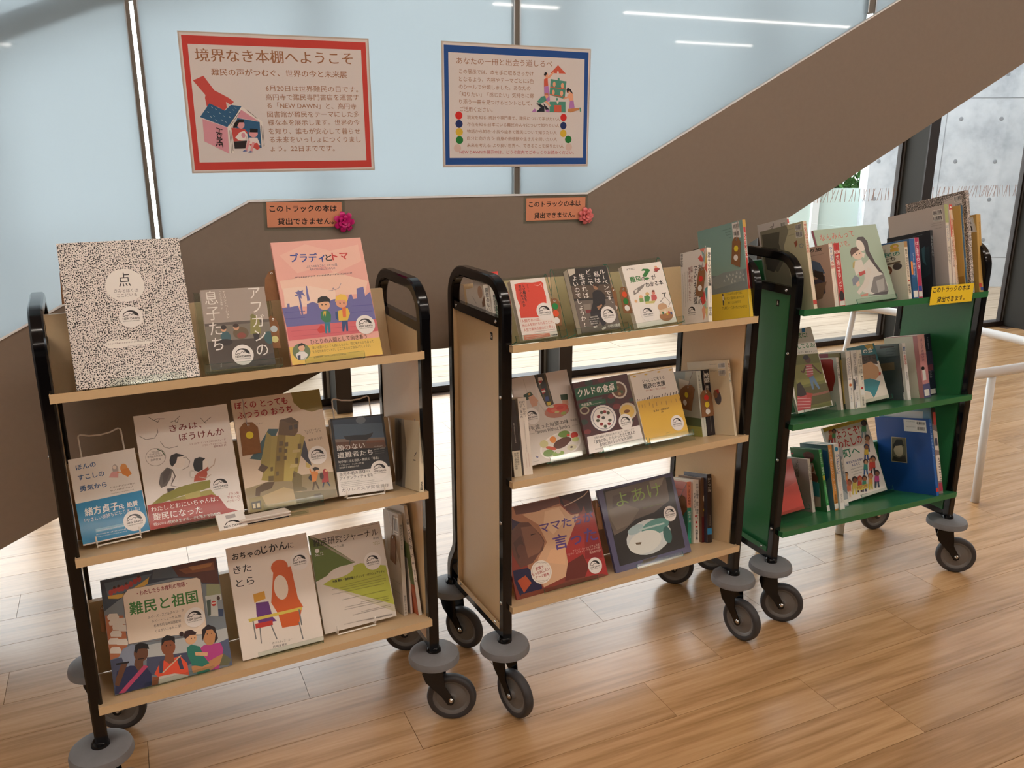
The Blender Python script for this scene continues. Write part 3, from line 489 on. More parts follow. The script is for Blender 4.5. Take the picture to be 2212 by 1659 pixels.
o = obj('foliage', lf.mesh('foliage', M['leafm']), tre); o['kind'] = 'stuff'
struct('ceiling_upper', boxb(MB(), -7, 13, YG + .05, YW + .1, 4.4, 4.6), M['ceil'])
# ------------------------------------------------------------------ ceiling light strips
LB = {1.1: [(-3.6, -.9), (-.3, 2.4), (3.0, 5.7)], -.35: [(-3.2, -.8), (.2, 2.6), (3.4, 6)], -1.8: [(-3.6, -.9), (-.3, 2.4), (3.0, 5.7)], -3.24: [(3.37, 4.07), (4.85, 7.9)], -5.35: [(6.9, 8.15)], -9.3: [(-3.6, -1.45)]}
k = 0
for y, segs in LB.items():
    for a, b2 in segs:
        k += 1
        o = thing('ceiling_light', 'slim warm ceiling light strip above the room', 'lamp', MB_ @ T_(((a + b2) / 2, y, 2.97)), 'ceiling light strips')
        L = (b2 - a) / 2
        obj('housing', MB().box(-L - .01, L + .01, -.04, .04, .004, .03).mesh('housing', M['housing']), o)
        obj('diffuser', MB().box(-L, L, -.03, .03, -.006, .004).mesh('diffuser', M['lamp']), o)
# ------------------------------------------------------------------ posters and notices
SG = {"red":[[0.3891,1.7791,0.5028,0.3558,0.0049],[[0,734,9,17,989,20,989,987,8,989],[0,735,37,78,961,77,960,931,36,931],[3,736,"境界なき本棚へようこそ",68,199,910,191,92,1],[3,736,"難民の声がつむぐ、世界の今と未来展",142,295,873,291,50,1],[3,736,"6月20日は世界難民の日です。",418,402,932,400,45,0],[3,736,"高円寺で難民専門書店を運営す",415,468,933,461,45,0],[3,736,"る「NEW DAWN」と、高円寺",417,529,916,530,45,0],[3,736,"図書館が難民をテーマにした多",415,596,932,590,45,0],[3,736,"様な本を展示します。世界の今",415,658,931,655,46,0],[3,736,"を知り、誰もが安心して暮らせ",416,723,931,723,46,0],[3,736,"る未来をいっしょにつくりまし",417,787,932,789,46,0],[3,736,"ょう。22日までです。",418,854,778,857,46,0],[0,737,45,334,100,299,148,401,220,456,244,484,227,506,203,485,205,527,186,552,167,528,116,500,102,521,97,458,101,437],[0,738,62,596,117,496,193,549,227,506,282,516,198,670],[0,739,73,610,198,673,195,868,72,775],[0,290,198,670,282,516,385,627,371,631,278,541,216,671,222,860,198,868],[0,739,278,541,369,627,254,599],[0,738,254,602,371,631,370,827,311,811,297,700,231,671],[0,290,371,631,385,627,390,812,372,827],[0,737,218,675,287,682,301,708,290,766,224,777],[0,740,224,777,295,770,283,829,226,831],[1,741,269,649,20,32,0],[0,1,226,671,239,635,261,612,289,617,285,635,262,635,247,671,231,677],[0,290,234,748,260,708,286,697,299,722,287,766,251,766],[1,739,278,730,11,21,0],[1,741,332,715,24,32,0],[0,1,312,708,318,679,358,684,355,709],[0,742,309,748,351,749,364,804,332,811,306,796],[0,737,306,800,349,786,362,827,346,841,321,819],[2,741,126,305,774,285,848],[2,741,126,328,785,312,852],[0,743,265,853,277,839,293,848,276,855],[0,743,293,859,308,847,324,856,308,861],[2,1,21,214,700,217,847],[2,1,20,208,693,207,865],[2,1,20,207,657,265,548],[2,1,20,214,660,272,555],[2,1,21,307,541,360,605],[2,1,21,385,664,386,812],[2,1,21,378,657,379,816],[2,744,20,125,521,131,528],[2,744,20,144,535,150,542],[2,744,20,102,557,109,564],[2,744,20,162,563,169,571],[2,744,20,130,585,137,592],[2,744,20,181,585,188,592],[2,744,20,213,556,220,563],[2,744,20,235,541,241,548],[2,744,20,169,614,175,621],[2,744,20,138,614,145,621],[2,744,20,188,628,195,635],[2,744,20,115,592,121,599],[2,744,20,246,527,253,534],[2,744,20,211,592,218,599],[2,1,40,140,675,170,689],[2,1,41,137,706,167,720],[2,1,41,155,683,152,713],[2,1,41,149,714,140,729,143,747,157,749,162,733,149,714],[2,1,41,136,758,165,758,148,773,165,789,134,781],[2,1,41,131,809,135,793,164,800,164,818],[2,1,41,149,796,148,810]]],"blue":[[1.1091,1.7828,0.4911,0.3528,-0.0061],[[0,745,7,17,991,21,995,990,7,990],[0,735,35,74,963,77,970,933,35,933],[3,736,"あなたの一冊と出会う道しるべ",87,165,733,159,55,0],[3,736,"この展示では、本を手に取るきっかけ",103,241,602,238,38,0],[3,736,"となるよう、内容やテーマごとに5色",102,303,604,300,38,0],[3,736,"のシールで分類しました。あなたの",101,364,582,360,39,0],[3,736,"「知りたい」「感じたい」気持ちに寄",106,425,605,422,39,0],[3,736,"り添う一冊を見つけるヒントとして、",102,486,593,486,39,0],[3,736,"ご活用ください。",105,547,323,549,39,0],[3,736,"現実を知る: 統計や専門書で、難民について学びたい人",152,609,794,610,31,0],[3,736,"存在を知る:日本にいる難民の人々について知りたい人",152,667,791,668,31,0],[3,736,"物語から知る: 小説や絵本で難民について知りたい人",151,726,773,729,32,0],[3,736,"自分と向き合う: 自身の価値観や生き方を問いたい人",152,784,775,788,32,0],[3,736,"未来を考える: より良い世界へ、できることを探りたい人",150,842,825,846,32,0],[3,746,"NEW DAWNの展示本は、どうぞ館内でごゆっくりお読みください。",100,899,902,903,32,0],[1,747,98,580,24,33,0],[1,748,99,649,24,33,0],[1,749,100,716,24,33,0],[1,750,101,783,24,33,0],[1,751,87,851,24,33,0],[1,747,820,581,23,32,0],[1,748,820,651,23,32,0],[1,749,821,719,23,33,0],[1,750,858,771,24,33,0],[1,751,863,839,24,33,0],[0,752,720,208,773,138,830,207],[1,753,773,200,7,11,0],[0,754,723,257,836,272,825,422,716,392],[1,754,779,256,7,13,0],[1,754,770,425,7,12,0],[1,755,749,300,10,23,0],[1,755,807,309,11,23,0],[1,755,743,369,10,23,0],[1,755,802,375,11,23,0],[2,752,49,722,324,834,338],[2,752,49,717,387,827,407],[0,754,717,447,832,445,834,537,719,536],[1,753,775,451,7,13,0],[0,752,749,477,801,476,803,535,750,536],[1,755,692,225,12,20,0],[0,756,674,224,681,202,696,205,694,220,682,234],[0,755,679,252,703,237,739,193,748,200,716,248,683,263],[0,752,675,261,700,248,706,316,676,323],[0,757,676,323,707,318,720,439,696,455,679,389],[1,755,693,400,15,20,0],[0,758,679,389,685,378,706,378,707,396],[0,754,630,449,658,408,685,400,695,440,650,470],[0,755,683,448,695,440,728,483,721,491],[0,759,623,463,650,470,681,491,682,536,624,537,654,499],[0,759,671,462,703,498,715,517,691,521],[0,757,591,539,611,509,624,522,623,538],[0,757,688,517,717,514,717,536,694,534],[1,760,849,352,12,21,0],[0,756,836,341,844,325,866,336,885,376,867,369,857,344,842,370],[0,755,843,392,867,362,885,380,888,435,860,436],[0,755,809,419,849,396,851,410,819,428],[0,757,863,436,889,432,899,500,858,503],[0,761,849,507,899,498,935,497,931,512,872,536,850,531],[0,754,934,494,944,492,947,527,938,530]]],"o1":[[0.4299,1.4763,0.2149,0.0714,-0.0242],[[3,1,"このトラックの本は",40,388,932,392,263,2],[3,1,"貸出できません。",135,899,884,898,262,2]]],"o2":[[1.2401,1.468,0.2142,0.0717,-0.0075],[[3,1,"このトラックの本は",43,401,916,397,258,2],[3,1,"貸出できません。",133,903,825,891,256,2]]],"ys":[[0.6744,1.1565,0.2134,0.0666,-0.005],[[3,1,"このトラックの本は",41,343,910,356,294,2],[3,1,"貸出できます。",163,891,814,896,294,2]]],"b1":[0.5409,2.526,1.4522],"b2":[1.3461,2.526,1.4433]}
def wall_sheet(name, label, cat, rec, y, th, border, mats, group=None, mw=None):
    g, art = rec; cx, cz, wd, h, rho = g
    if mw is None: mw = MB_ @ T_((cx, y, cz)) @ Matrix.Rotation(-rho, 4, 'Y')
    fr = basis((1, 0, 0), (0, 0, 1), (0, -1, 0), (-wd / 2, 0, -h / 2))
    o = obj(name, MB().box(-wd / 2 - border, wd / 2 + border, -th / 2, th / 2, -h / 2 - border, h / 2 + border).mesh(name, M['vinyl'] if name == 'poster' else M['acryl']), None, mw)
    tag(o, label, cat, group)
    mb = MB(); A = Art(mb, wd, h, flat, th / 2 + .0003); A.poly([(0, 0), (wd, 0), (wd, h), (0, h)], PAPER[name]); A.run(art)
    obj('printed_sheet', mb.mesh('printed_sheet', mats), o, fr)
    return o
PAPER = {'poster': tuple(lin('#ddd6d4')), 'shelf_notice': tuple(lin('#e09674')), 'yellow_notice': tuple(lin('#f5d42e'))}
wall_sheet('poster', 'red bordered welcome poster on frosted glass with hand lifting a house', 'poster', SG['red'], YG + .0105, .002, .004, M['matte'])
wall_sheet('poster', 'blue bordered guide poster on frosted glass with two columns of coloured dots', 'poster', SG['blue'], YG + .008, .002, .004, M['matte'])
wall_sheet('shelf_notice', 'orange laminated notice with magenta bow taped to the shade-toned stair board', 'notice', SG['o1'], YG - .0015, .002, .009, M['matte'], 'orange notices on the stair board')
wall_sheet('shelf_notice', 'orange laminated notice with coral pink bow taped to the shade-toned stair board', 'notice', SG['o2'], YG - .0015, .002, .009, M['matte'], 'orange notices on the stair board')
def loop_mesh(m):
    """one ribbon loop of a bow: out along x to a pointed tip and back"""
    mb = MB(); P = [(.004, .001), (.014, .009), (.024, .0125), (.031, .008), (.033, .002), (.027, .0005), (.014, .0)]; W = [.005, .0085, .009, .0065, .0008, .006, .005]
    vs = []; fs = []
    for (x, z), wd in zip(P, W): vs += [(x, -wd, z), (x, wd, z)]
    for i in range(len(P) - 1): fs.append((2 * i, 2 * i + 2, 2 * i + 3, 2 * i + 1))
    return mb.add(vs, fs).mesh('ribbon_loop', m, True)
for (b, m, lb, s) in ((SG['b1'], M['pinkbow'], 'shiny magenta ribbon bow on the corner of an orange notice', .9), (SG['b2'], M['coralbow'], 'coral pink ribbon bow on the corner of an orange notice', .82)):
    mw = MB_ @ basis((1, 0, 0), (0, 0, 1), (0, -1, 0), (b[0], YG - .003, b[2])) @ Matrix.Scale(s, 4)
    o = thing('ribbon_bow', lb, 'bow', mw, 'bows on the orange notices'); lm = loop_mesh(m)
    for n, el, z, sc, ph in ((7, 6, .001, 1.08, 0), (6, 32, .005, .86, .35), (4, 56, .009, .66, .1), (1, 82, .012, .5, 0)):
        for i in range(n): obj('ribbon_loop', lm, o, T_((0, 0, z)) @ Matrix.Rotation(2 * math.pi * i / n + ph, 4, 'Z') @ Matrix.Rotation(-R_(el), 4, 'Y') @ Matrix.Scale(sc, 4))
    obj('backing', MB().lathe([(0, .0005), (.012, .0005), (.012, .002), (0, .002)], 14).mesh('backing', m), o)
# ------------------------------------------------------------------ book trucks
W = .87; XA, XB = -.0055, .8835; TAN15 = math.tan(R_(15)); ZS = (1.1520, .7558, .3571); YL = -.0206
CART = [(-1.01305, 1.77281, .47327), (-.00693, 2.23151, .47760), (.94438, 2.73231, .42240)]
CM = [T_((x, y, 0)) @ Matrix.Rotation(t, 4, 'Z') for x, y, t in CART]
def frame_mb():
    r = .085; yf, yb, zt = .015, .361, 1.316; path = [(yf, .232)]
    for k in range(9): a = math.pi - k * math.pi / 16; path.append((yf + r + r * math.cos(a), zt - r + r * math.sin(a)))
    for k in range(9): a = math.pi / 2 - k * math.pi / 16; path.append((yb - r + r * math.cos(a), zt - r + r * math.sin(a)))
    path += [(yb, .415), (yb + .006, .385), (yb + .044, .325), (yb + .052, .295), (yb + .052, .232)]
    P = [Vector(p) for p in path]; n = len(P); h = .015; vs = []; c = .004
    for i, p in enumerate(P):
        a = (P[i] - P[i - 1]).normalized() if i else (P[1] - P[0]).normalized(); b = (P[i + 1] - P[i]).normalized() if i < n - 1 else a
        t = (a + b).normalized(); nn = Vector((-t.y, t.x)); k = 1 / max(.5, nn.dot(Vector((-a.y, a.x))))
        for dx, dn in ((-h, -h + c), (-h + c, -h), (h - c, -h), (h, -h + c), (h, h - c), (h - c, h), (-h + c, h), (-h, h - c)):
            q = p + nn * dn * k; vs.append((dx, q.x, q.y))
    fs = [(i * 8 + k, (i + 1) * 8 + k, (i + 1) * 8 + (k + 1) % 8, i * 8 + (k + 1) % 8) for i in range(n - 1) for k in range(8)]
    fs += [tuple(range(8)), tuple((n - 1) * 8 + 7 - k for k in range(8))]
    return MB().add(vs, fs)
ME = {}
ME['frame'] = frame_mb().mesh('end_frame', M['black'], 'auto')
ME['upper'] = MB().box(-.009, .009, .028, .348, 1.192, 1.219).mesh('cross_bar', M['black'])
ME['lower'] = MB().box(-.009, .009, .028, .402, .236, .262).mesh('cross_bar', M['black'])
ME['screw'] = MB().lathe([(0, .0035), (.003, .003), (.005, .0015), (.0055, 0)], 10).mesh('screw', M['chrome'], True)
ME['bumper'] = MB().lathe([(.022, .016), (.03, .0165), (.062, .0135), (.072, .008), (.0755, -.002), (.0755, -.012), (.07, -.0155), (.02, -.0155), (.022, .016)], 40).mesh('bumper', M['rubber'], 'auto')
ME['collar'] = MB().lathe([(0, .022), (.016, .022), (.0215, .014), (.0215, -.03), (0, -.03)], 20).mesh('collar', M['black'], 'auto')
def yax(x, y, h): return (x, h, y)
ME['tyre'] = MB().lathe([(.056, -.012), (.066, -.0155), (.072, -.012), (.0745, -.005), (.0745, .005), (.072, .012), (.066, .0155), (.056, .012)], 40, yax).mesh('tyre', M['tyre'], True)
ME['wheel'] = MB().lathe([(0, -.018), (.014, -.018), (.016, -.011), (.02, -.009), (.046, -.0065), (.05, -.010), (.057, -.0115), (.057, .0115), (.05, .010), (.046, .0065), (.02, .009), (.016, .011), (.014, .018), (0, .018)], 40, yax).mesh('wheel_hub', M['hub'], 'auto')
fk = MB()
for sgn in (-1, 1):
    y0, y1 = (sgn * .021, sgn * .0245)
    fk.prism([(-.03, .185), (.026, .185), (.03, .16), (.034, .12), (.060, .075), (.058, .064), (.05, .058), (.04, .060), (.02, .09), (-.024, .135), (-.034, .165)], lambda a, b, d: (a, d, b), y0, y1)
fk.box(-.03, .028, -.0245, .0245, .181, .188); fk.lathe([(0, .2), (.02, .2), (.028, .19), (.028, .18), (0, .18)], 20)
ME['fork'] = fk.mesh('fork', M['black'], 'auto')
ME['axle'] = MB().lathe([(0, -.0285), (.005, -.0285), (.008, -.0245), (.008, .0245), (.005, .0285), (0, .0285)], 10, yax).mesh('axle_bolt', M['chrome'], 'auto')
for k, mm in (('cream', M['cream']), ('green', M['green'])):
    p = MB().box(-.0045, -.001, .034, .344, .262, 1.194)
    p.box(-.016, -.0045, .034, .0365, .262, 1.194).box(-.016, -.0045, .3415, .344, .262, 1.194).box(-.018, -.0045, .034, .344, .262, .2655).box(-.0185, -.0165, .034, .344, .2655, .281)
    ME['panel' + k] = p.mesh('side_panel', mm)
    sh = MB().sheet([(.0, -.0195), (YL + .0015, -.0195), (YL + .0015, -.0012), (.255, -.0012 - .274 * TAN15)], .0028, -.0005, W)
    for xe in (-.0005, W - .002): sh.box(xe, xe + .002, YL + .0012, 0, -.019, -.0024 )
    ME['shelf' + k] = sh.mesh('shelf', mm)
    bp_ = MB().sheet([(.252, -.071), (.252 + .195 * math.sin(R_(15)) + .0, -.071 + .195 * math.cos(R_(15))), (.272 + .195 * math.sin(R_(15)), -.073 + .195 * math.cos(R_(15)))], .0028, .001, W - .001)
    ME['back' + k] = bp_.mesh('back_panel', mm)
bd = MB(); bd.box(0, .0006, -.0065, .0065, -.0105, .0105, INK); A = Art(bd, .013, .021, lambda a, b, z: (-z, .0065 - a, b - .0105), .0003)
A.poly([(.0035, .004), (.0055, .004), (.0055, .017), (.0035, .017)], WHITE); A.poly([(.0055, .009), (.0075, .011), (.0095, .010), (.0095, .004), (.0077, .004), (.0077, .009), (.0055, .008)], WHITE)
ME['badge'] = bd.mesh('badge', M['matte'])
def truck(ci, paint, label, sw):
    t = thing('book_truck', label, 'book truck', CM[ci], 'book trucks')
    for e, x in ((0, XA), (1, XB)):
        f = obj('end_frame', ME['frame'], t, T_((x, 0, 0)))
        s_ = -1 if e == 0 else 1
        for nm in ('upper', 'lower'):
            cb = obj('cross_bar', ME[nm], t, T_((x, 0, 0)))
        for y, z in ((.055, 1.206), (.325, 1.206)): obj('screw', ME['screw'], f, T_((x - x + s_ * .009, y, z)) @ Matrix.Rotation(s_ * math.pi / 2, 4, 'Y'))
        for z in (.62, .36, 1.0): obj('screw', ME['screw'], f, T_((s_ * .015, .015, z)) @ Matrix.Rotation(s_ * math.pi / 2, 4, 'Y'))
        pm = T_((0, 0, 0)) if e == 0 else T_((W, 0, 0)) @ Matrix.Scale(-1, 4, (1, 0, 0))
        pn = obj('side_panel', ME['panel' + paint], t, pm)
        for y in (.06, .318): obj('screw', ME['screw'], pn, T_((-.0185, y, .272)) @ Matrix.Rotation(-math.pi / 2, 4, 'Y'))
        if e == 0: obj('badge', ME['badge'], pn, T_((-.0055, .10, 1.155)))
    for z in ZS:
        s_ = obj('shelf', ME['shelf' + paint], t, T_((0, 0, z))); obj('back_panel', ME['back' + paint], s_)
    for i, (x, y) in enumerate(((XA - .004, .015), (XB + .002, .015), (XA - .004, .413), (XB + .002, .413))):
        obj('bumper', ME['bumper'], t, T_((x, y, .216))); obj('collar', ME['collar'], t, T_((x, y, .224)))
        c = obj('caster', ME['fork'], t, T_((x, y, 0)) @ Matrix.Rotation(R_(sw[i]), 4, 'Z'))
        wm = T_((.05, 0, .0745))
        obj('tyre', ME['tyre'], c, wm); obj('wheel_hub', ME['wheel'], c, wm); obj('axle_bolt', ME['axle'], c, wm)
    return t
truck(0, 'cream', 'cream book truck nearest the left edge of the room, under the red poster', (-20, -28, -20, -25))
truck(1, 'cream', 'cream book truck in the middle, below the blue poster', (-78, -80, -62, -35))
truck(2, 'green', 'green book truck by the windows with a yellow notice', (-42, -42, -20, -6))
g = SG['ys'][0]
wall_sheet('yellow_notice', 'yellow laminated notice hanging from the green truck top shelf', 'notice', SG['ys'], 0, .0014, .006, M['matte'], None,
           CM[2] @ T_((g[0], -.0235, g[1])) @ Matrix.Rotation(-g[4], 4, 'Y'))
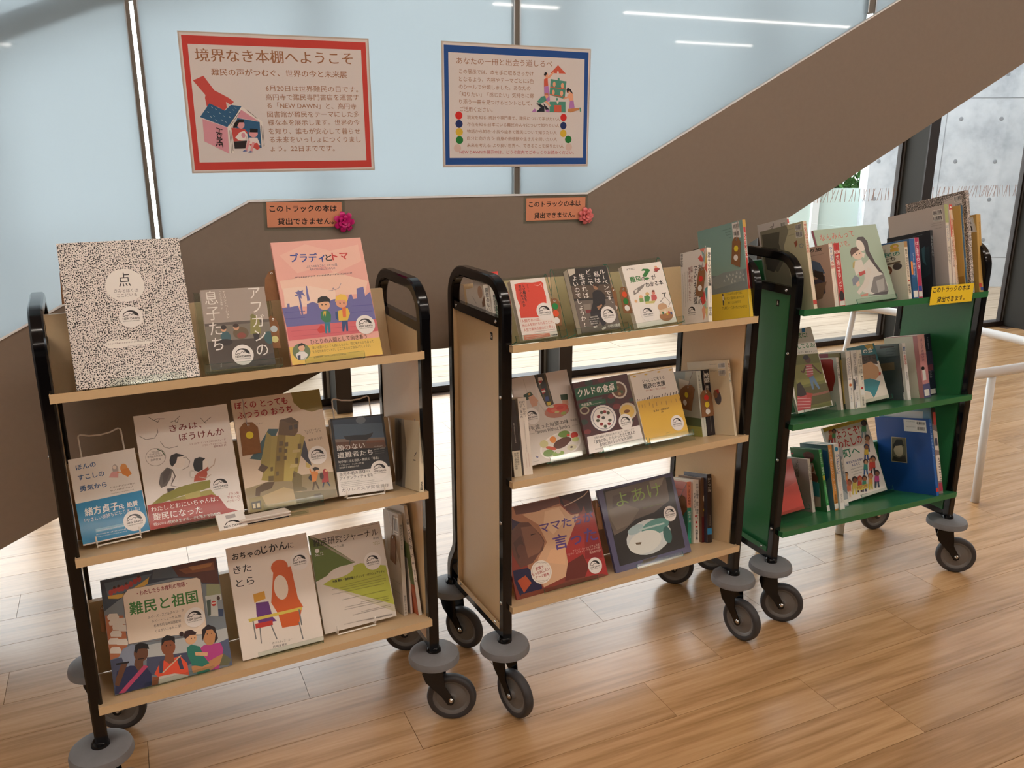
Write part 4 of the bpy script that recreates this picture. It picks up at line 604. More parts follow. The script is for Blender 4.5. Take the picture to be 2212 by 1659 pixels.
# ------------------------------------------------------------------ books
BOOKS = [["D","picture_book","large square white picture book covered in tiny black dots","display books on the left cart",0,0,[0.1856,0.03,1.1427],26,0.0017,0.2646,0.3472,0.012,0,0,"dots",[[1,0,495,319,160,117,0],[3,1,"点",446,327,544,327,97,0],[3,2,"きみとぼくは",400,367,595,372,26,0],[3,2,"ここにいる",417,401,580,401,26,0],[0,0,253,713,312,694,424,698,536,710,643,707,648,732,559,745,435,750,286,744],[5,3,275,719,631,722,14],[5,3,435,747,559,745,12]],[[504,543]],[[[-133,296,-114,296,-122,208,-138,206],[-1,4,5],[],-14]],None,["a",0.26,0.88,0.15]],
["D","paperback_book","grey paperback with big white vertical title and crouching boys","display books on the left cart",0,0,[0.4198,0.03,1.1511],26,-0.0184,0.1525,0.201,0.02,24,24,"print",[[0,6,-1,422,1017,431,1000,1000,0,1000],[0,7,-1,422,1014,419,1016,455,-1,456],[0,8,7,643,1015,650,1000,1000,0,1000],[0,9,500,958,1012,845,1000,1000,751,1004],[1,10,289,608,80,75,0],[1,11,268,670,118,41,0],[1,12,272,504,42,37,0],[1,13,276,483,46,28,0],[1,14,529,569,121,79,0],[1,15,533,601,70,38,0],[1,16,468,493,46,38,0],[1,17,467,473,46,25,0],[0,18,707,396,755,351,803,362,847,429,838,597,672,594],[1,19,750,375,39,35,0],[0,20,713,589,823,588,789,691,726,686],[1,21,958,654,81,80,0],[4,0,"アフガンの",833,-20,822,888,215,0],[4,0,"息子たち",148,6,153,779,211,0],[4,0,"エーリン・ペーション",357,23,368,376,53,0],[4,0,"ヘレンハルメ美穂 訳",301,21,294,255,34,0],[5,0,157,922,148,969,16]],[[510,844]],[[[75,132,100,117,95,42,73,44],[-1,22,23],[74,128,73,184],-8]],None,["t",-0.08,1.1,0.02]],
["D","picture_book","pink picture book with two boys before a purple city skyline","display books on the left cart",0,0,[0.6547,0.03,1.1431],26,0.0053,0.2365,0.3225,0.012,56,56,"print",[[0,25,71,110,365,29,616,95,515,219,226,266],[0,26,398,127,956,58,962,200,638,290],[0,27,23,317,641,280,988,375,932,479,44,464],[0,28,49,381,337,378,602,437,584,562,29,530],[0,29,-3,538,54,537,61,506,85,506,81,537,171,529,186,608,249,602,268,525,333,509,384,528,482,524,571,503,721,524,747,478,776,474,786,517,829,515,844,431,926,420,926,500,993,467,993,547,995,727,11,693],[0,29,278,500,282,438,292,375,303,376,304,429,309,497],[2,29,189,202,453,203,537,200,609],[0,29,202,453,163,420,191,416,201,401,219,413,255,407,246,425,266,457,226,442,223,481],[0,29,202,453,149,450,172,439],[2,30,66,18,576,234,580],[2,30,66,6,626,222,631],[2,30,70,750,573,992,579],[2,30,69,737,625,978,631],[0,31,11,693,1009,702,1004,802,5,804],[2,32,53,49,731,989,748],[2,32,53,66,773,936,786],[0,33,400,602,431,588,486,592,508,630,490,686,427,689,404,670,388,653],[0,34,434,594,461,596,445,641,441,610,417,639],[0,35,421,686,480,689,469,773,444,776,450,709,427,778,407,773],[0,36,325,741,375,704,409,717,405,768,346,769],[1,37,452,543,63,43,0],[0,1,382,522,397,487,439,471,494,474,527,501,521,537,511,520,456,517,392,523],[1,1,429,541,7,6,0],[1,1,471,542,7,6,0],[0,38,588,604,705,586,718,634,678,689,574,685,573,635],[0,39,631,570,687,571,668,662,632,660,640,592],[0,40,557,613,588,604,578,685,551,664],[0,40,611,687,678,689,663,777,642,777,647,713,616,778,598,774],[1,41,646,540,64,39,0],[0,42,575,530,597,484,651,466,705,475,722,508,708,539,680,516,596,516],[1,1,629,542,7,6,0],[1,1,671,543,7,6,0],[2,43,41,519,432,575,430,594,410,577,412,604,428,650,413,680,378],[3,44,"ブラディ",179,174,549,187,73,2],[3,1,"と",560,179,631,180,51,2],[3,45,"トマ",638,181,816,182,70,2],[3,46,"ふたりのおとこのこ ふたつの国",335,228,675,228,21,0],[3,46,"それぞれの目にうつるもの",367,253,647,256,21,0],[5,47,189,306,410,306,17],[5,47,435,306,670,305,17],[5,47,684,306,820,303,17],[0,48,0,855,1000,855,1000,1000,0,1000],[1,49,119,902,95,67,0],[1,50,127,869,34,30,0],[0,1,91,866,105,839,140,832,168,847,167,872,155,853,108,856],[0,51,52,919,97,899,150,903,184,930,148,967,69,961],[0,52,70,930,104,926,95,966,69,964],[3,53,"ひとりの人間として向きあう",233,855,858,856,42,0],[3,54,"違いは違いとして大切にしながら、同じ場をわかちあって",238,893,921,895,24,0],[3,54,"生きるためのヒントが、ここにあるのではないでしょうか。",235,926,878,926,24,0],[3,53,"安田菜津紀",236,967,339,965,17,0],[5,55,352,966,593,967,12]],[[867,739]],[[[-142,247,-108,261,-118,175,-155,175],[-1,-1],[],-16]],None,["a",0.13,0.78,0.15]],
["D","paperback_book","white paperback with wide blue paper band on a white wire stand","display books on the left cart",0,1,[0.0922,0.085,0.744],26,0.0382,0.151,0.2126,0.02,68,68,"print",[[3,57,"ほんの",96,139,389,135,63,2],[3,57,"すこしの",100,260,486,261,65,2],[3,57,"勇気から",98,389,493,392,64,2],[1,58,659,209,45,58,0],[0,59,595,236,702,236,678,312,542,289],[1,60,653,184,28,22,0],[1,61,788,219,56,58,0],[0,62,741,227,851,220,888,297,822,324,745,278],[2,62,104,681,248,750,260],[5,63,533,419,901,421,22],[5,63,528,456,859,455,22],[5,63,529,488,877,489,13],[0,64,-4,516,989,512,1000,1000,0,1000],[3,65,"緒方貞子",107,679,601,680,94,2],[3,65,"氏",609,681,686,679,56,2],[3,65,"絶賛",734,680,896,679,62,2],[3,65,"「やさしい気持ちになりました」",85,753,908,734,49,0],[0,66,217,844,697,847,694,888,212,884],[5,67,240,875,688,880,15],[5,67,212,917,658,923,18],[5,67,209,943,651,949,15],[0,68,-5,986,998,989,1000,1000,0,1000]],[[800,843]],[],None,["w",0.2,0.85,0.06]],
["D","picture_book","white picture book with two children looking out and red paper band","display books on the left cart",0,1,[0.2828,0.085,0.7494],26,0.0051,0.2284,0.2907,0.012,73,73,"print",[[3,69,"きみは、",350,186,688,185,63,1],[3,69,"ぼうけんか",436,279,921,279,69,1],[3,70,"シャフルザード・シャフルジェルディー 文",534,327,926,331,18,0],[3,70,"ガザル・ファトッラヒー 絵",668,355,926,362,18,0],[3,70,"愛甲恵子 訳",785,382,922,383,18,0],[2,71,48,153,23,202,61,241,50,314,58],[2,71,48,208,62,241,82,265,53],[2,71,49,375,98,421,87,477,54],[2,71,49,414,92,441,111,460,76],[2,71,50,696,98,729,143,808,100],[2,71,51,723,140,746,153],[2,71,47,34,181,91,217,181,218,226,171,224,135],[2,71,48,236,257,269,309,316,325,410,318],[1,72,165,384,105,79,0],[1,73,165,384,100,75,0],[3,74,"2022年",129,345,208,348,18,0],[3,74,"ブラチスラバ",102,365,223,366,18,0],[3,74,"世界絵本原画展",80,386,237,386,20,0],[3,74,"金牌受賞",105,414,214,417,20,0],[2,75,107,194,320,239,341,259,381],[0,76,301,512,389,535,389,567,329,662,229,678,267,601],[0,77,305,487,422,456,437,510,389,535,325,516],[1,78,392,452,67,61,0],[0,1,300,428,323,389,380,378,462,408,424,414,386,414,366,458,316,494,298,460],[2,79,60,414,533,487,512,507,467,477,426,446,427],[0,80,155,616,187,538,262,488,313,514,288,583,228,647,172,659],[0,81,204,540,268,492,301,512,241,608,200,632],[2,80,120,312,519,332,579,285,635],[2,79,60,306,586,275,654,374,684,426,671],[0,82,230,673,313,680,271,715,230,704],[1,78,644,513,50,43,0],[0,1,535,503,560,453,619,445,676,464,643,486,629,558,582,573,541,557],[0,83,568,582,668,553,670,607,642,656,516,653,531,608],[0,83,662,553,690,540,696,573,669,580],[2,84,99,692,562,755,534,780,483],[2,84,98,579,620,645,640,706,617],[1,85,511,584,34,37,0],[1,86,518,590,24,27,0],[0,87,48,785,173,721,363,677,552,663,685,662,698,727,536,745,348,758,162,785],[0,88,236,771,675,745,726,810,266,807],[0,89,399,750,563,738,563,801,413,809],[0,90,7,786,209,787,464,796,678,792,749,819,795,847,828,936,924,972,996,999,0,1000],[0,91,749,819,822,935,1000,1000,999,814],[3,92,"わたしとおにいちゃんは、",37,851,739,859,45,1],[3,92,"難民になった",42,927,555,939,64,1],[3,92,"戦火の21世紀を生きる、子どもたちの物語",40,972,741,985,27,1],[3,90,"イラン発",853,829,972,834,27,0],[3,90,"平和への",837,859,973,864,27,0],[3,90,"メッセージ",824,891,973,893,26,0]],[[788,722]],[],None,["a",0.2,0.72,0.15]],
["D","picture_book","tan picture book with a walking house figure and a yellow-dot tag","display books on the left cart",0,1,[0.5261,0.085,0.7444],26,-0.0026,0.2379,0.3036,0.012,127,127,"print",[[0,93,670,1,1000,0,1004,184,869,200,749,160,682,97],[0,94,4,789,274,759,523,747,807,758,1003,770,1000,1000,0,1000],[0,95,161,877,415,832,713,928,538,1002,163,975],[0,96,516,891,831,917,992,930,989,998,529,992],[0,97,30,876,163,869,214,1000,17,998],[0,98,356,299,466,312,391,404,214,562,103,537,188,469],[0,99,719,416,737,464,765,688,711,640,653,564],[0,100,376,365,691,385,741,419,558,797,317,765,189,738],[0,101,444,364,533,371,426,779,316,769],[0,102,533,371,701,391,514,793,426,779],[0,103,329,323,376,365,293,663,207,597],[0,104,494,233,627,222,702,274,672,364,631,396,450,363],[0,105,494,233,627,222,702,274,620,284],[0,106,585,297,623,296,618,335,581,335],[0,106,642,296,681,294,676,332,639,334],[0,107,218,594,288,635,224,676,170,642],[0,108,229,762,327,771,283,823,157,841,145,875,98,864,116,800],[0,109,555,702,636,753,615,851,667,876,663,894,517,887,519,792],[0,110,705,644,755,678,738,703,695,688],[0,111,449,424,491,426,483,466,440,464],[0,111,507,441,547,442,539,479,500,478],[0,111,431,481,467,482,459,522,423,521],[0,111,490,498,526,499,519,534,483,533],[0,111,395,549,435,551,426,595,386,593],[0,111,474,559,505,560,498,595,466,595],[0,111,309,638,336,638,329,674,302,675],[0,111,361,685,390,685,383,722,354,722],[0,111,649,472,689,473,680,518,640,516],[0,111,595,593,632,594,620,647,584,646],[0,111,272,714,327,717,318,761,263,757],[0,111,540,722,569,723,562,758,532,758],[0,112,582,518,673,521,662,547,572,543],[0,112,534,640,613,646,601,676,517,669],[0,113,44,914,144,910,140,981,43,975],[0,114,54,928,85,928,82,968,53,966],[0,114,98,929,131,928,130,969,95,967],[0,115,739,940,814,942,807,977,732,974],[1,116,748,791,43,27,0],[0,117,742,740,801,734,824,760,780,832,740,831],[1,37,809,726,32,23,0],[0,1,765,711,797,700,835,711,842,731,809,726,788,742],[2,118,180,762,834,733,899],[2,118,180,774,831,800,899],[2,117,135,746,750,736,712],[1,119,904,771,30,40,0],[0,119,868,775,931,779,928,857,846,850],[1,37,916,750,16,11,0],[2,120,158,868,853,848,892],[2,120,159,909,854,930,889],[1,121,856,792,23,32,0],[3,122,"ぼくの とっても",31,91,613,99,67,2],[3,122,"ふつうの おうち",41,181,650,182,67,2],[3,123,"コンスタンチン・",743,380,931,375,22,0],[3,123,"ザテューポ 作",767,403,938,396,23,0],[3,123,"桑原 ゆう 訳",775,467,936,461,25,0],[3,124,"もりうち すみこ",196,251,302,245,12,0],[5,125,444,964,574,963,12]],[[850,600]],[[[-108,240,-61,236,-63,152,-112,151],[-1,126,-1],[-89,233,-90,304],3]],None,["a",0.16,0.82,0.15]],
["D","paperback_book","dark navy paperback with a boat photo on a white wire stand","display books on the left cart",0,1,[0.7267,0.085,0.7399],26,-0.0512,0.1535,0.2162,0.022,143,143,"print",[[0,128,41,21,957,20,967,364,46,302],[0,129,47,80,959,116,966,337,51,269],[0,130,47,269,966,310,967,405,50,349],[1,131,564,48,35,25,0],[1,132,563,55,92,47,0],[0,133,45,309,958,350,975,446,52,402],[0,134,209,243,414,241,623,252,766,231,714,287,622,320,328,307,246,287],[2,134,150,319,307,302,359],[2,134,151,612,319,614,366],[0,135,610,332,954,349,954,370,606,359],[3,5,"顔のない",58,426,576,423,76,1],[3,5,"遭難者たち",55,520,708,521,75,1],[3,136,"地中海に沈む移民・難民の「尊厳」",55,585,810,587,36,0],[3,137,"クリスティーナ・カッターネオ 著",59,624,515,625,25,0],[3,137,"栗原俊秀 訳 岩瀬博太郎 監修",59,656,425,656,23,0],[3,138,"Naufraghi",746,436,909,433,24,0],[3,138,"senza volto",741,465,943,459,24,0],[5,139,745,492,928,488,13],[5,139,746,518,923,516,13],[0,140,-1,695,1002,700,1000,1000,0,1000],[3,1,"身元不明の遺体の",42,752,601,746,47,1],[3,1,"アイデンティティを求めて",45,803,794,802,45,1],[5,141,49,836,397,834,12],[5,141,50,857,672,854,12],[5,141,51,878,817,877,12],[5,141,51,900,757,901,12],[3,142,"ガリレオ文学賞受賞作",51,952,936,962,44,0]],[[795,725]],[],None,["w",0.12,0.82,0.06]],
["S","picture_book","cream picture book with a black smudged cover at right end of the middle shelf","display books on the left cart",0,1,[0.8534,-0.0112,0.7545],15,-0.1238,0.21,0.2817,0.013,150,151,"print",[[4,1,"せんそうがやってきた日",500,20,500,340,850,2],[5,144,500,400,500,720,10],[4,1,"すずき出版",500,900,500,985,600,2]],[[0,145,0,0,450,0,380,300,500,600,420,1000,0,1000],[0,146,30,100,330,50,280,400,360,800,300,1000,50,1000],[0,147,140,300,280,350,250,600,320,900,200,950,120,600],[6,700,40,920,40,920,100,700,100],[6,700,125,920,125,920,180,700,180],[0,148,680,250,720,220,730,290],[0,149,800,270,860,250,840,320],[2,1,150,820,660,900,620],[2,1,150,780,700,860,700]],[],[],[],[]],
["D","picture_book","picture book with families in front of a cream title panel","display books on the left cart",0,2,[0.1796,0.035,0.3449],26,-0.0064,0.2843,0.2871,0.012,196,196,"print",[[0,152,0,0,1000,0,996,249,844,215,814,156,611,111,216,124,175,177,4,273],[0,153,31,32,428,32,371,108,49,172],[0,154,444,-3,613,2,660,109,422,82],[0,155,601,3,994,-1,990,247,845,208,803,147,648,106],[0,156,657,44,970,33,971,112,711,94],[0,157,744,37,956,43,939,73,776,76],[0,158,46,147,189,155,325,98,401,58,383,111,270,161,127,191,49,172],[1,159,75,123,19,27,0],[1,159,108,111,19,27,0],[1,159,143,107,19,27,0],[1,159,172,107,19,27,0],[1,159,208,99,19,27,0],[1,159,244,86,19,27,0],[1,159,281,69,19,27,0],[1,159,316,55,20,27,0],[1,160,107,86,11,12,0],[1,160,142,82,11,12,0],[1,160,208,72,11,12,0],[1,160,315,33,12,12,0],[0,161,5,310,150,344,154,603,93,684,-4,695],[0,162,20,326,40,303,102,314,115,348,106,373,23,353],[0,162,26,376,46,354,107,365,120,399,112,424,29,403],[0,162,50,418,69,396,131,408,144,441,135,466,52,446],[0,162,26,474,46,452,107,463,120,497,112,522,29,501],[0,162,2,534,22,513,83,524,96,558,88,582,5,562],[0,162,68,557,87,535,149,547,162,581,154,605,70,584],[0,162,5,613,24,592,85,604,98,637,90,662,7,641],[0,162,94,380,114,358,176,369,189,403,180,428,96,408],[0,162,98,442,118,420,180,432,193,466,184,491,101,470],[0,163,880,223,996,249,992,365,861,361],[0,164,852,333,996,340,985,544,852,513],[0,165,859,373,897,369,879,513,852,513],[1,166,918,413,22,25,0],[0,167,902,403,937,407,935,419,901,415],[0,168,950,394,994,392,992,482,947,477],[0,169,948,471,992,479,985,547,942,540],[1,170,965,375,15,20,0],[0,171,259,642,612,656,1019,655,1010,806,475,783,278,769],[0,172,42,731,111,628,194,607,257,653,241,783,78,813],[0,173,1,697,92,696,138,877,2,983,-5,850],[0,173,292,748,407,765,642,789,676,897,272,912],[0,174,889,776,1005,754,1000,1000,901,955],[0,175,166,175,216,126,803,147,834,174,827,672,545,615,160,598],[2,176,34,166,175,216,126,803,147,834,174,827,672,160,598,166,175],[3,177,"・わたしたちの権利の物語・",283,202,715,205,44,2],[3,178,"難民と祖国",206,358,785,369,111,2],[3,179,"ルイーズ・スピルズベリー 文",346,423,655,425,27,0],[3,179,"トビー・ニューサム 絵",380,464,622,470,27,0],[3,179,"杉木志帆 日本語版監修",386,507,616,513,27,0],[3,179,"くまがいじゅんこ 訳",392,554,611,556,26,0],[0,180,40,803,150,784,272,816,314,899,302,993,250,997,34,997,-5,993],[0,181,201,736,261,764,253,829,211,848,184,781],[1,181,251,701,59,73,0],[0,1,199,675,215,618,263,608,317,638,321,682,279,665,233,660,218,692],[2,182,89,223,745,268,751],[0,181,27,859,86,743,143,746,100,819,41,934,10,914],[0,183,32,991,262,807,294,827,79,998],[2,1,154,46,744,142,751],[0,184,336,905,401,813,472,807,568,807,618,881,621,993,451,972,372,945],[0,185,448,764,513,768,515,842,467,848,431,808],[1,185,480,704,60,74,0],[0,1,423,683,435,618,482,596,544,627,541,688,516,651,458,643],[0,186,389,810,429,795,406,912,377,910],[0,186,536,817,568,807,585,928,553,920],[2,187,102,406,912,574,802],[0,188,362,936,502,943,616,986,605,1020,364,1010],[0,185,317,924,373,939,353,1007,302,999],[0,189,734,787,780,761,927,775,942,840,882,1000,809,994,738,888],[1,190,838,700,55,76,0],[0,191,773,722,781,622,841,587,898,626,910,731,871,771,895,689,871,638,823,633,798,677],[0,190,770,921,885,888,937,876,920,948,809,994,653,977,649,920],[0,192,633,749,675,728,743,764,767,858,805,930,742,945,656,910,632,823],[1,193,679,675,50,53,0],[0,194,616,645,637,600,692,598,734,636,722,652,674,646,634,668],[1,194,605,617,19,22,0],[0,193,695,802,807,833,796,865,697,834],[0,192,689,980,799,978,799,1022,691,1006],[0,195,937,876,996,942,971,986,885,976],[1,1,466,688,6,5,0],[1,1,502,691,6,5,0],[1,1,823,671,5,5,0],[1,1,860,674,5,5,0],[1,1,682,676,5,5,0],[1,1,712,679,5,5,0]],[[737,498]],[[[-154,216,-136,232,-139,153,-154,160],[-1,-1],[],-14]],None,["f",0.24,0.84,0.1]],
["D","picture_book","white picture book with orange and purple shapes under a black title","display books on the left cart",0,2,[0.4593,0.035,0.3479],26,-0.0019,0.2187,0.3005,0.012,204,204,"print",[[3,1,"おちゃの",60,118,402,120,62,2],[3,1,"じかん",415,116,736,114,78,2],[3,1,"に",746,111,816,113,51,1],[3,1,"きた",51,244,263,246,74,1],[3,1,"とら",59,365,275,363,76,1],[0,197,525,269,742,278,764,565,811,662,495,672,434,560],[1,197,602,262,105,68,0],[1,198,581,445,87,111,0],[0,197,495,672,791,672,723,812,518,802],[0,199,253,530,404,543,424,685,465,730,246,717,240,628],[0,200,236,451,374,443,376,513,236,527],[0,201,132,657,794,659,797,685,143,684],[2,202,147,186,682,188,843],[2,202,152,755,678,757,818],[0,166,205,710,417,715,411,758,204,753],[2,202,131,254,756,242,890],[2,202,132,391,755,433,887],[2,202,134,729,788,745,942],[3,203,"作 ジュディス・カー",370,925,613,929,21,0],[3,203,"訳 晴海 耕平",371,957,541,962,21,0]],[[860,244]],[],None,["f",0.18,0.98,0.1]],
["D","journal","journal with green and lime triangles and rows of small black text","display books on the left cart",0,2,[0.6842,0.06,0.3483],26,0.0012,0.2117,0.2786,0.008,207,207,"print",[[0,205,0,0,139,57,568,365,258,389,150,437,-2,471],[0,206,84,513,530,396,632,385,977,467,1001,882,770,809],[1,207,346,428,188,53,-8],[0,208,31,9,560,356,529,363,1,12],[0,209,84,513,1001,882,997,958],[0,210,250,0,900,50,550,100],[3,1,"難民研究ジャーナル",42,125,949,142,76,0],[3,211,"難民研究フォーラム編",122,175,447,181,29,0],[1,212,81,168,30,23,0],[3,212,"No.12",47,223,157,221,32,0],[3,1,"第12号",868,178,949,179,21,0],[3,213,"2022",853,234,950,234,32,0],[3,1,"特集 難民・強制移動とジェンダー/セクシュアリティ",217,520,943,535,26,2],[5,214,387,573,889,563,12],[5,214,191,587,938,600,12],[5,214,319,615,932,621,12],[5,214,180,635,893,651,12],[5,214,305,712,932,722,12],[5,214,546,779,932,786,12],[5,214,323,792,935,808,12],[5,214,308,814,939,829,12],[5,214,530,874,934,878,12],[5,214,403,888,939,893,12],[5,214,272,955,934,975,12],[5,214,571,970,941,983,12],[5,215,650,29,973,24,13]],[[805,392]],[],None,["w",0.16,0.68,0.0]],
["S","journal","journal with brown back cover and barcodes standing beside the lime journal","display books on the left cart",0,2,[0.8229,0.072,0.3335],15,-0.0685,0.148,0.3002,0.0117,219,220,"print",[[4,214,"難民研究ジャーナル",500,100,500,350,700,0],[4,214,"難民研究フォーラム 編",500,800,500,980,600,0]],[[0,216,350,0,1000,0,1000,550,900,480],[0,217,0,0,300,0,850,500,200,400],[6,680,50,950,50,950,200,680,200],[5,218,400,120,600,120,10],[5,218,300,700,900,700,10],[5,218,300,800,900,800,10]],[],[],[[[-5,231,44,234,27,144,-22,152],[-1,-1],[18,232,37,294],2]],[]],
["S","magazine","white magazine with a colourful cover and numbers on its spine","display books on the left cart",0,2,[0.8572,0.0424,0.3414],15,0.0118,0.18,0.327,0.0105,223,224,"print",[[4,1,"暮しの手帖",500,120,500,400,800,0],[3,1,"32",100,470,900,460,20,0],[4,1,"秋",500,510,500,535,800,0],[4,1,"2024",500,580,500,700,700,0]],[[0,221,500,300,1000,350,1000,750,500,700],[0,222,400,750,1000,720,1000,1000,500,1000]],[],[],[],[]],
["S","magazine","white magazine leaning at the back of the bottom shelf corner","display books on the left cart",0,2,[0.843,0.0763,0.3323],15,-0.059,0.16,0.3006,0.0063,225,226,"print",[],[],[],[],[],[]],
["D","paperback_book","small red and white paperback, leftmost on a clear stand","display books on the middle cart",1,0,[0.1147,0.03,1.1501],26,0.0156,0.1122,0.1744,0.02,238,238,"print",[[0,227,99,68,313,51,612,70,864,63,919,97,894,178,911,326,881,435,944,661,618,651,70,629,78,502,122,431,78,284,94,194],[4,1,"なぜ難民を",338,79,317,369,78,2],[4,1,"受け入れるのか",238,83,241,456,78,2],[4,228,"橋本直子 著",457,88,454,212,39,0],[5,229,169,161,175,416,14],[3,230,"「人間であれば、",36,709,593,711,50,0],[3,230,"他の人を助けられることが、",60,784,959,777,50,0],[3,230,"人生で最大の成功だと思う」",72,858,958,857,50,0],[5,231,360,894,945,888,22],[0,232,35,916,769,929,775,989,23,996],[5,233,73,950,649,951,18],[5,233,76,981,700,981,18],[3,1,"岩波新書",809,984,984,984,25,2],[2,234,122,657,112,741,134,847,103,855,158]],[[769,568]],[[[57,116,94,107,80,30,50,33],[-1,235,236,237],[70,110,55,150],-8]],None,["T",-0.25,1.2,0.1]],
["D","paperback_book","dark paperback with a standing man photo and white vertical title","display books on the middle cart",1,0,[0.3163,0.03,1.1515],26,0.0147,0.1349,0.1925,0.026,252,252,"print",[[0,239,-40,262,1004,294,1012,505,-35,463],[0,218,-22,498,1062,526,1000,1000,0,1000],[0,240,196,565,390,563,340,697,200,702],[0,241,218,652,549,662,544,714,227,701],[0,242,5,0,193,-2,178,73,15,114],[0,243,494,399,606,364,713,379,799,455,761,592,638,652,566,768,409,772,320,712,451,551],[0,244,320,712,585,717,659,898,557,941,492,813,399,909,325,919],[1,245,611,312,61,50,0],[0,246,559,300,589,259,675,256,703,292,656,341,628,305],[0,245,521,625,660,593,665,619,543,679],[0,247,312,918,416,902,417,937,329,946],[0,247,520,964,629,939,630,974,523,994],[4,248,"ルーベンです、",862,45,903,638,152,1],[4,248,"私は",712,68,693,266,150,1],[4,248,"どこで",515,27,513,297,137,1],[4,248,"生きれば",319,81,324,481,140,1],[4,248,"よいのでしょうか?",131,104,118,917,132,1],[1,249,373,829,125,87,0],[3,250,"難民認定",292,787,489,784,23,0],[3,250,"17ヵ国を渡り歩き",251,821,504,818,23,0],[3,250,"未来を求めた",257,856,476,855,23,0],[3,250,"家族の記録",267,888,441,887,23,0],[3,248,"小田川綾音",675,970,1006,969,47,2]],[[761,767]],[[[73,133,88,116,78,53,63,68],[-1,251],[75,128,73,189],-8]],None,["T",-0.22,1.15,0.08]],
["D","paperback_book","white paperback with green question mark and cartoon travellers","display books on the middle cart",1,0,[0.5174,0.03,1.1487],26,0.0441,0.1471,0.1934,0.018,273,273,"print",[[3,1,"木下理仁",101,78,309,71,31,0],[3,253,"難民",120,274,397,274,92,2],[3,1,"の",407,271,503,270,62,2],[3,253,"?",467,258,662,256,174,2],[3,1,"が",664,271,769,268,73,2],[3,1,"ハテナ",498,282,610,281,17,0],[3,1,"わかる本",468,384,920,377,79,2],[0,254,131,408,240,373,454,320,406,369,221,451,115,477],[0,255,161,402,246,391,220,433,157,442],[1,37,274,518,42,27,0],[0,256,224,540,317,545,312,601,211,600],[1,257,450,489,48,31,0],[0,258,356,516,456,508,495,547,435,621,333,603],[1,259,605,485,43,31,0],[0,260,536,515,661,517,661,580,602,619,508,610],[0,261,346,604,606,610,560,651,344,639],[1,262,611,457,38,17,0],[1,263,127,575,36,24,0],[0,159,785,103,875,91,934,118,830,161,780,148],[1,37,837,79,33,21,0],[2,264,82,749,154,883,137,922,113],[2,1,218,817,513,915,516],[2,1,219,867,515,862,571],[2,1,82,862,571,957,679,885,745],[2,1,82,862,571,719,639,779,663],[1,265,735,730,122,60,0],[1,266,769,877,169,86,0],[0,267,632,774,953,751,956,842,629,845],[1,268,707,826,27,24,0],[1,269,769,814,27,24,0],[1,270,860,832,27,24,0],[1,271,810,849,27,24,0],[1,272,911,847,27,24,0],[3,264,"太郎次郎社エディタス",29,994,191,994,17,0]],[[329,789]],[[[-97,134,-67,132,-73,49,-103,55],[-1,236,253,237],[],-8]],None,["T",-0.22,1.12,0.11]],
["S","paperback_book","white paperback with coloured facets and a tag with red and white dots","display books on the middle cart",1,0,[0.6952,-0.0001,1.1477],15,-0.1052,0.13,0.228,0.0145,289,290,"print",[[4,1,"海外ルーツの子ども支援",500,60,500,520,800,2],[5,274,500,560,500,740,10],[4,1,"田中宝紀",500,800,500,920,700,1]],[[0,275,727,-15,933,-9,856,75],[0,276,666,119,779,80,894,180,766,174],[0,277,798,24,919,83,898,209],[0,278,911,211,998,21,1012,333],[0,279,880,265,994,191,1009,347],[0,280,816,259,926,326,910,494],[0,281,892,549,1012,527,939,717],[0,282,717,669,871,576,916,731,796,770],[0,283,765,826,868,744,952,814,825,979],[0,284,879,827,986,800,950,990],[0,285,821,771,939,717,929,827],[4,1,"海外ルーツの",740,211,704,762,146,1],[4,1,"子ども支援",571,214,539,744,158,1],[4,286,"言葉・文化・",429,208,414,480,81,1],[4,286,"制度を超えて共生へ",343,215,332,695,82,1],[4,1,"田中宝紀",66,11,50,195,77,1],[5,287,248,269,228,700,13],[5,287,158,277,153,760,13],[5,287,72,286,90,790,13]],[],[[393,838]],[[[27,171,59,169,43,78,8,86],[-1,288,237],[43,165,64,233],3]],[]],
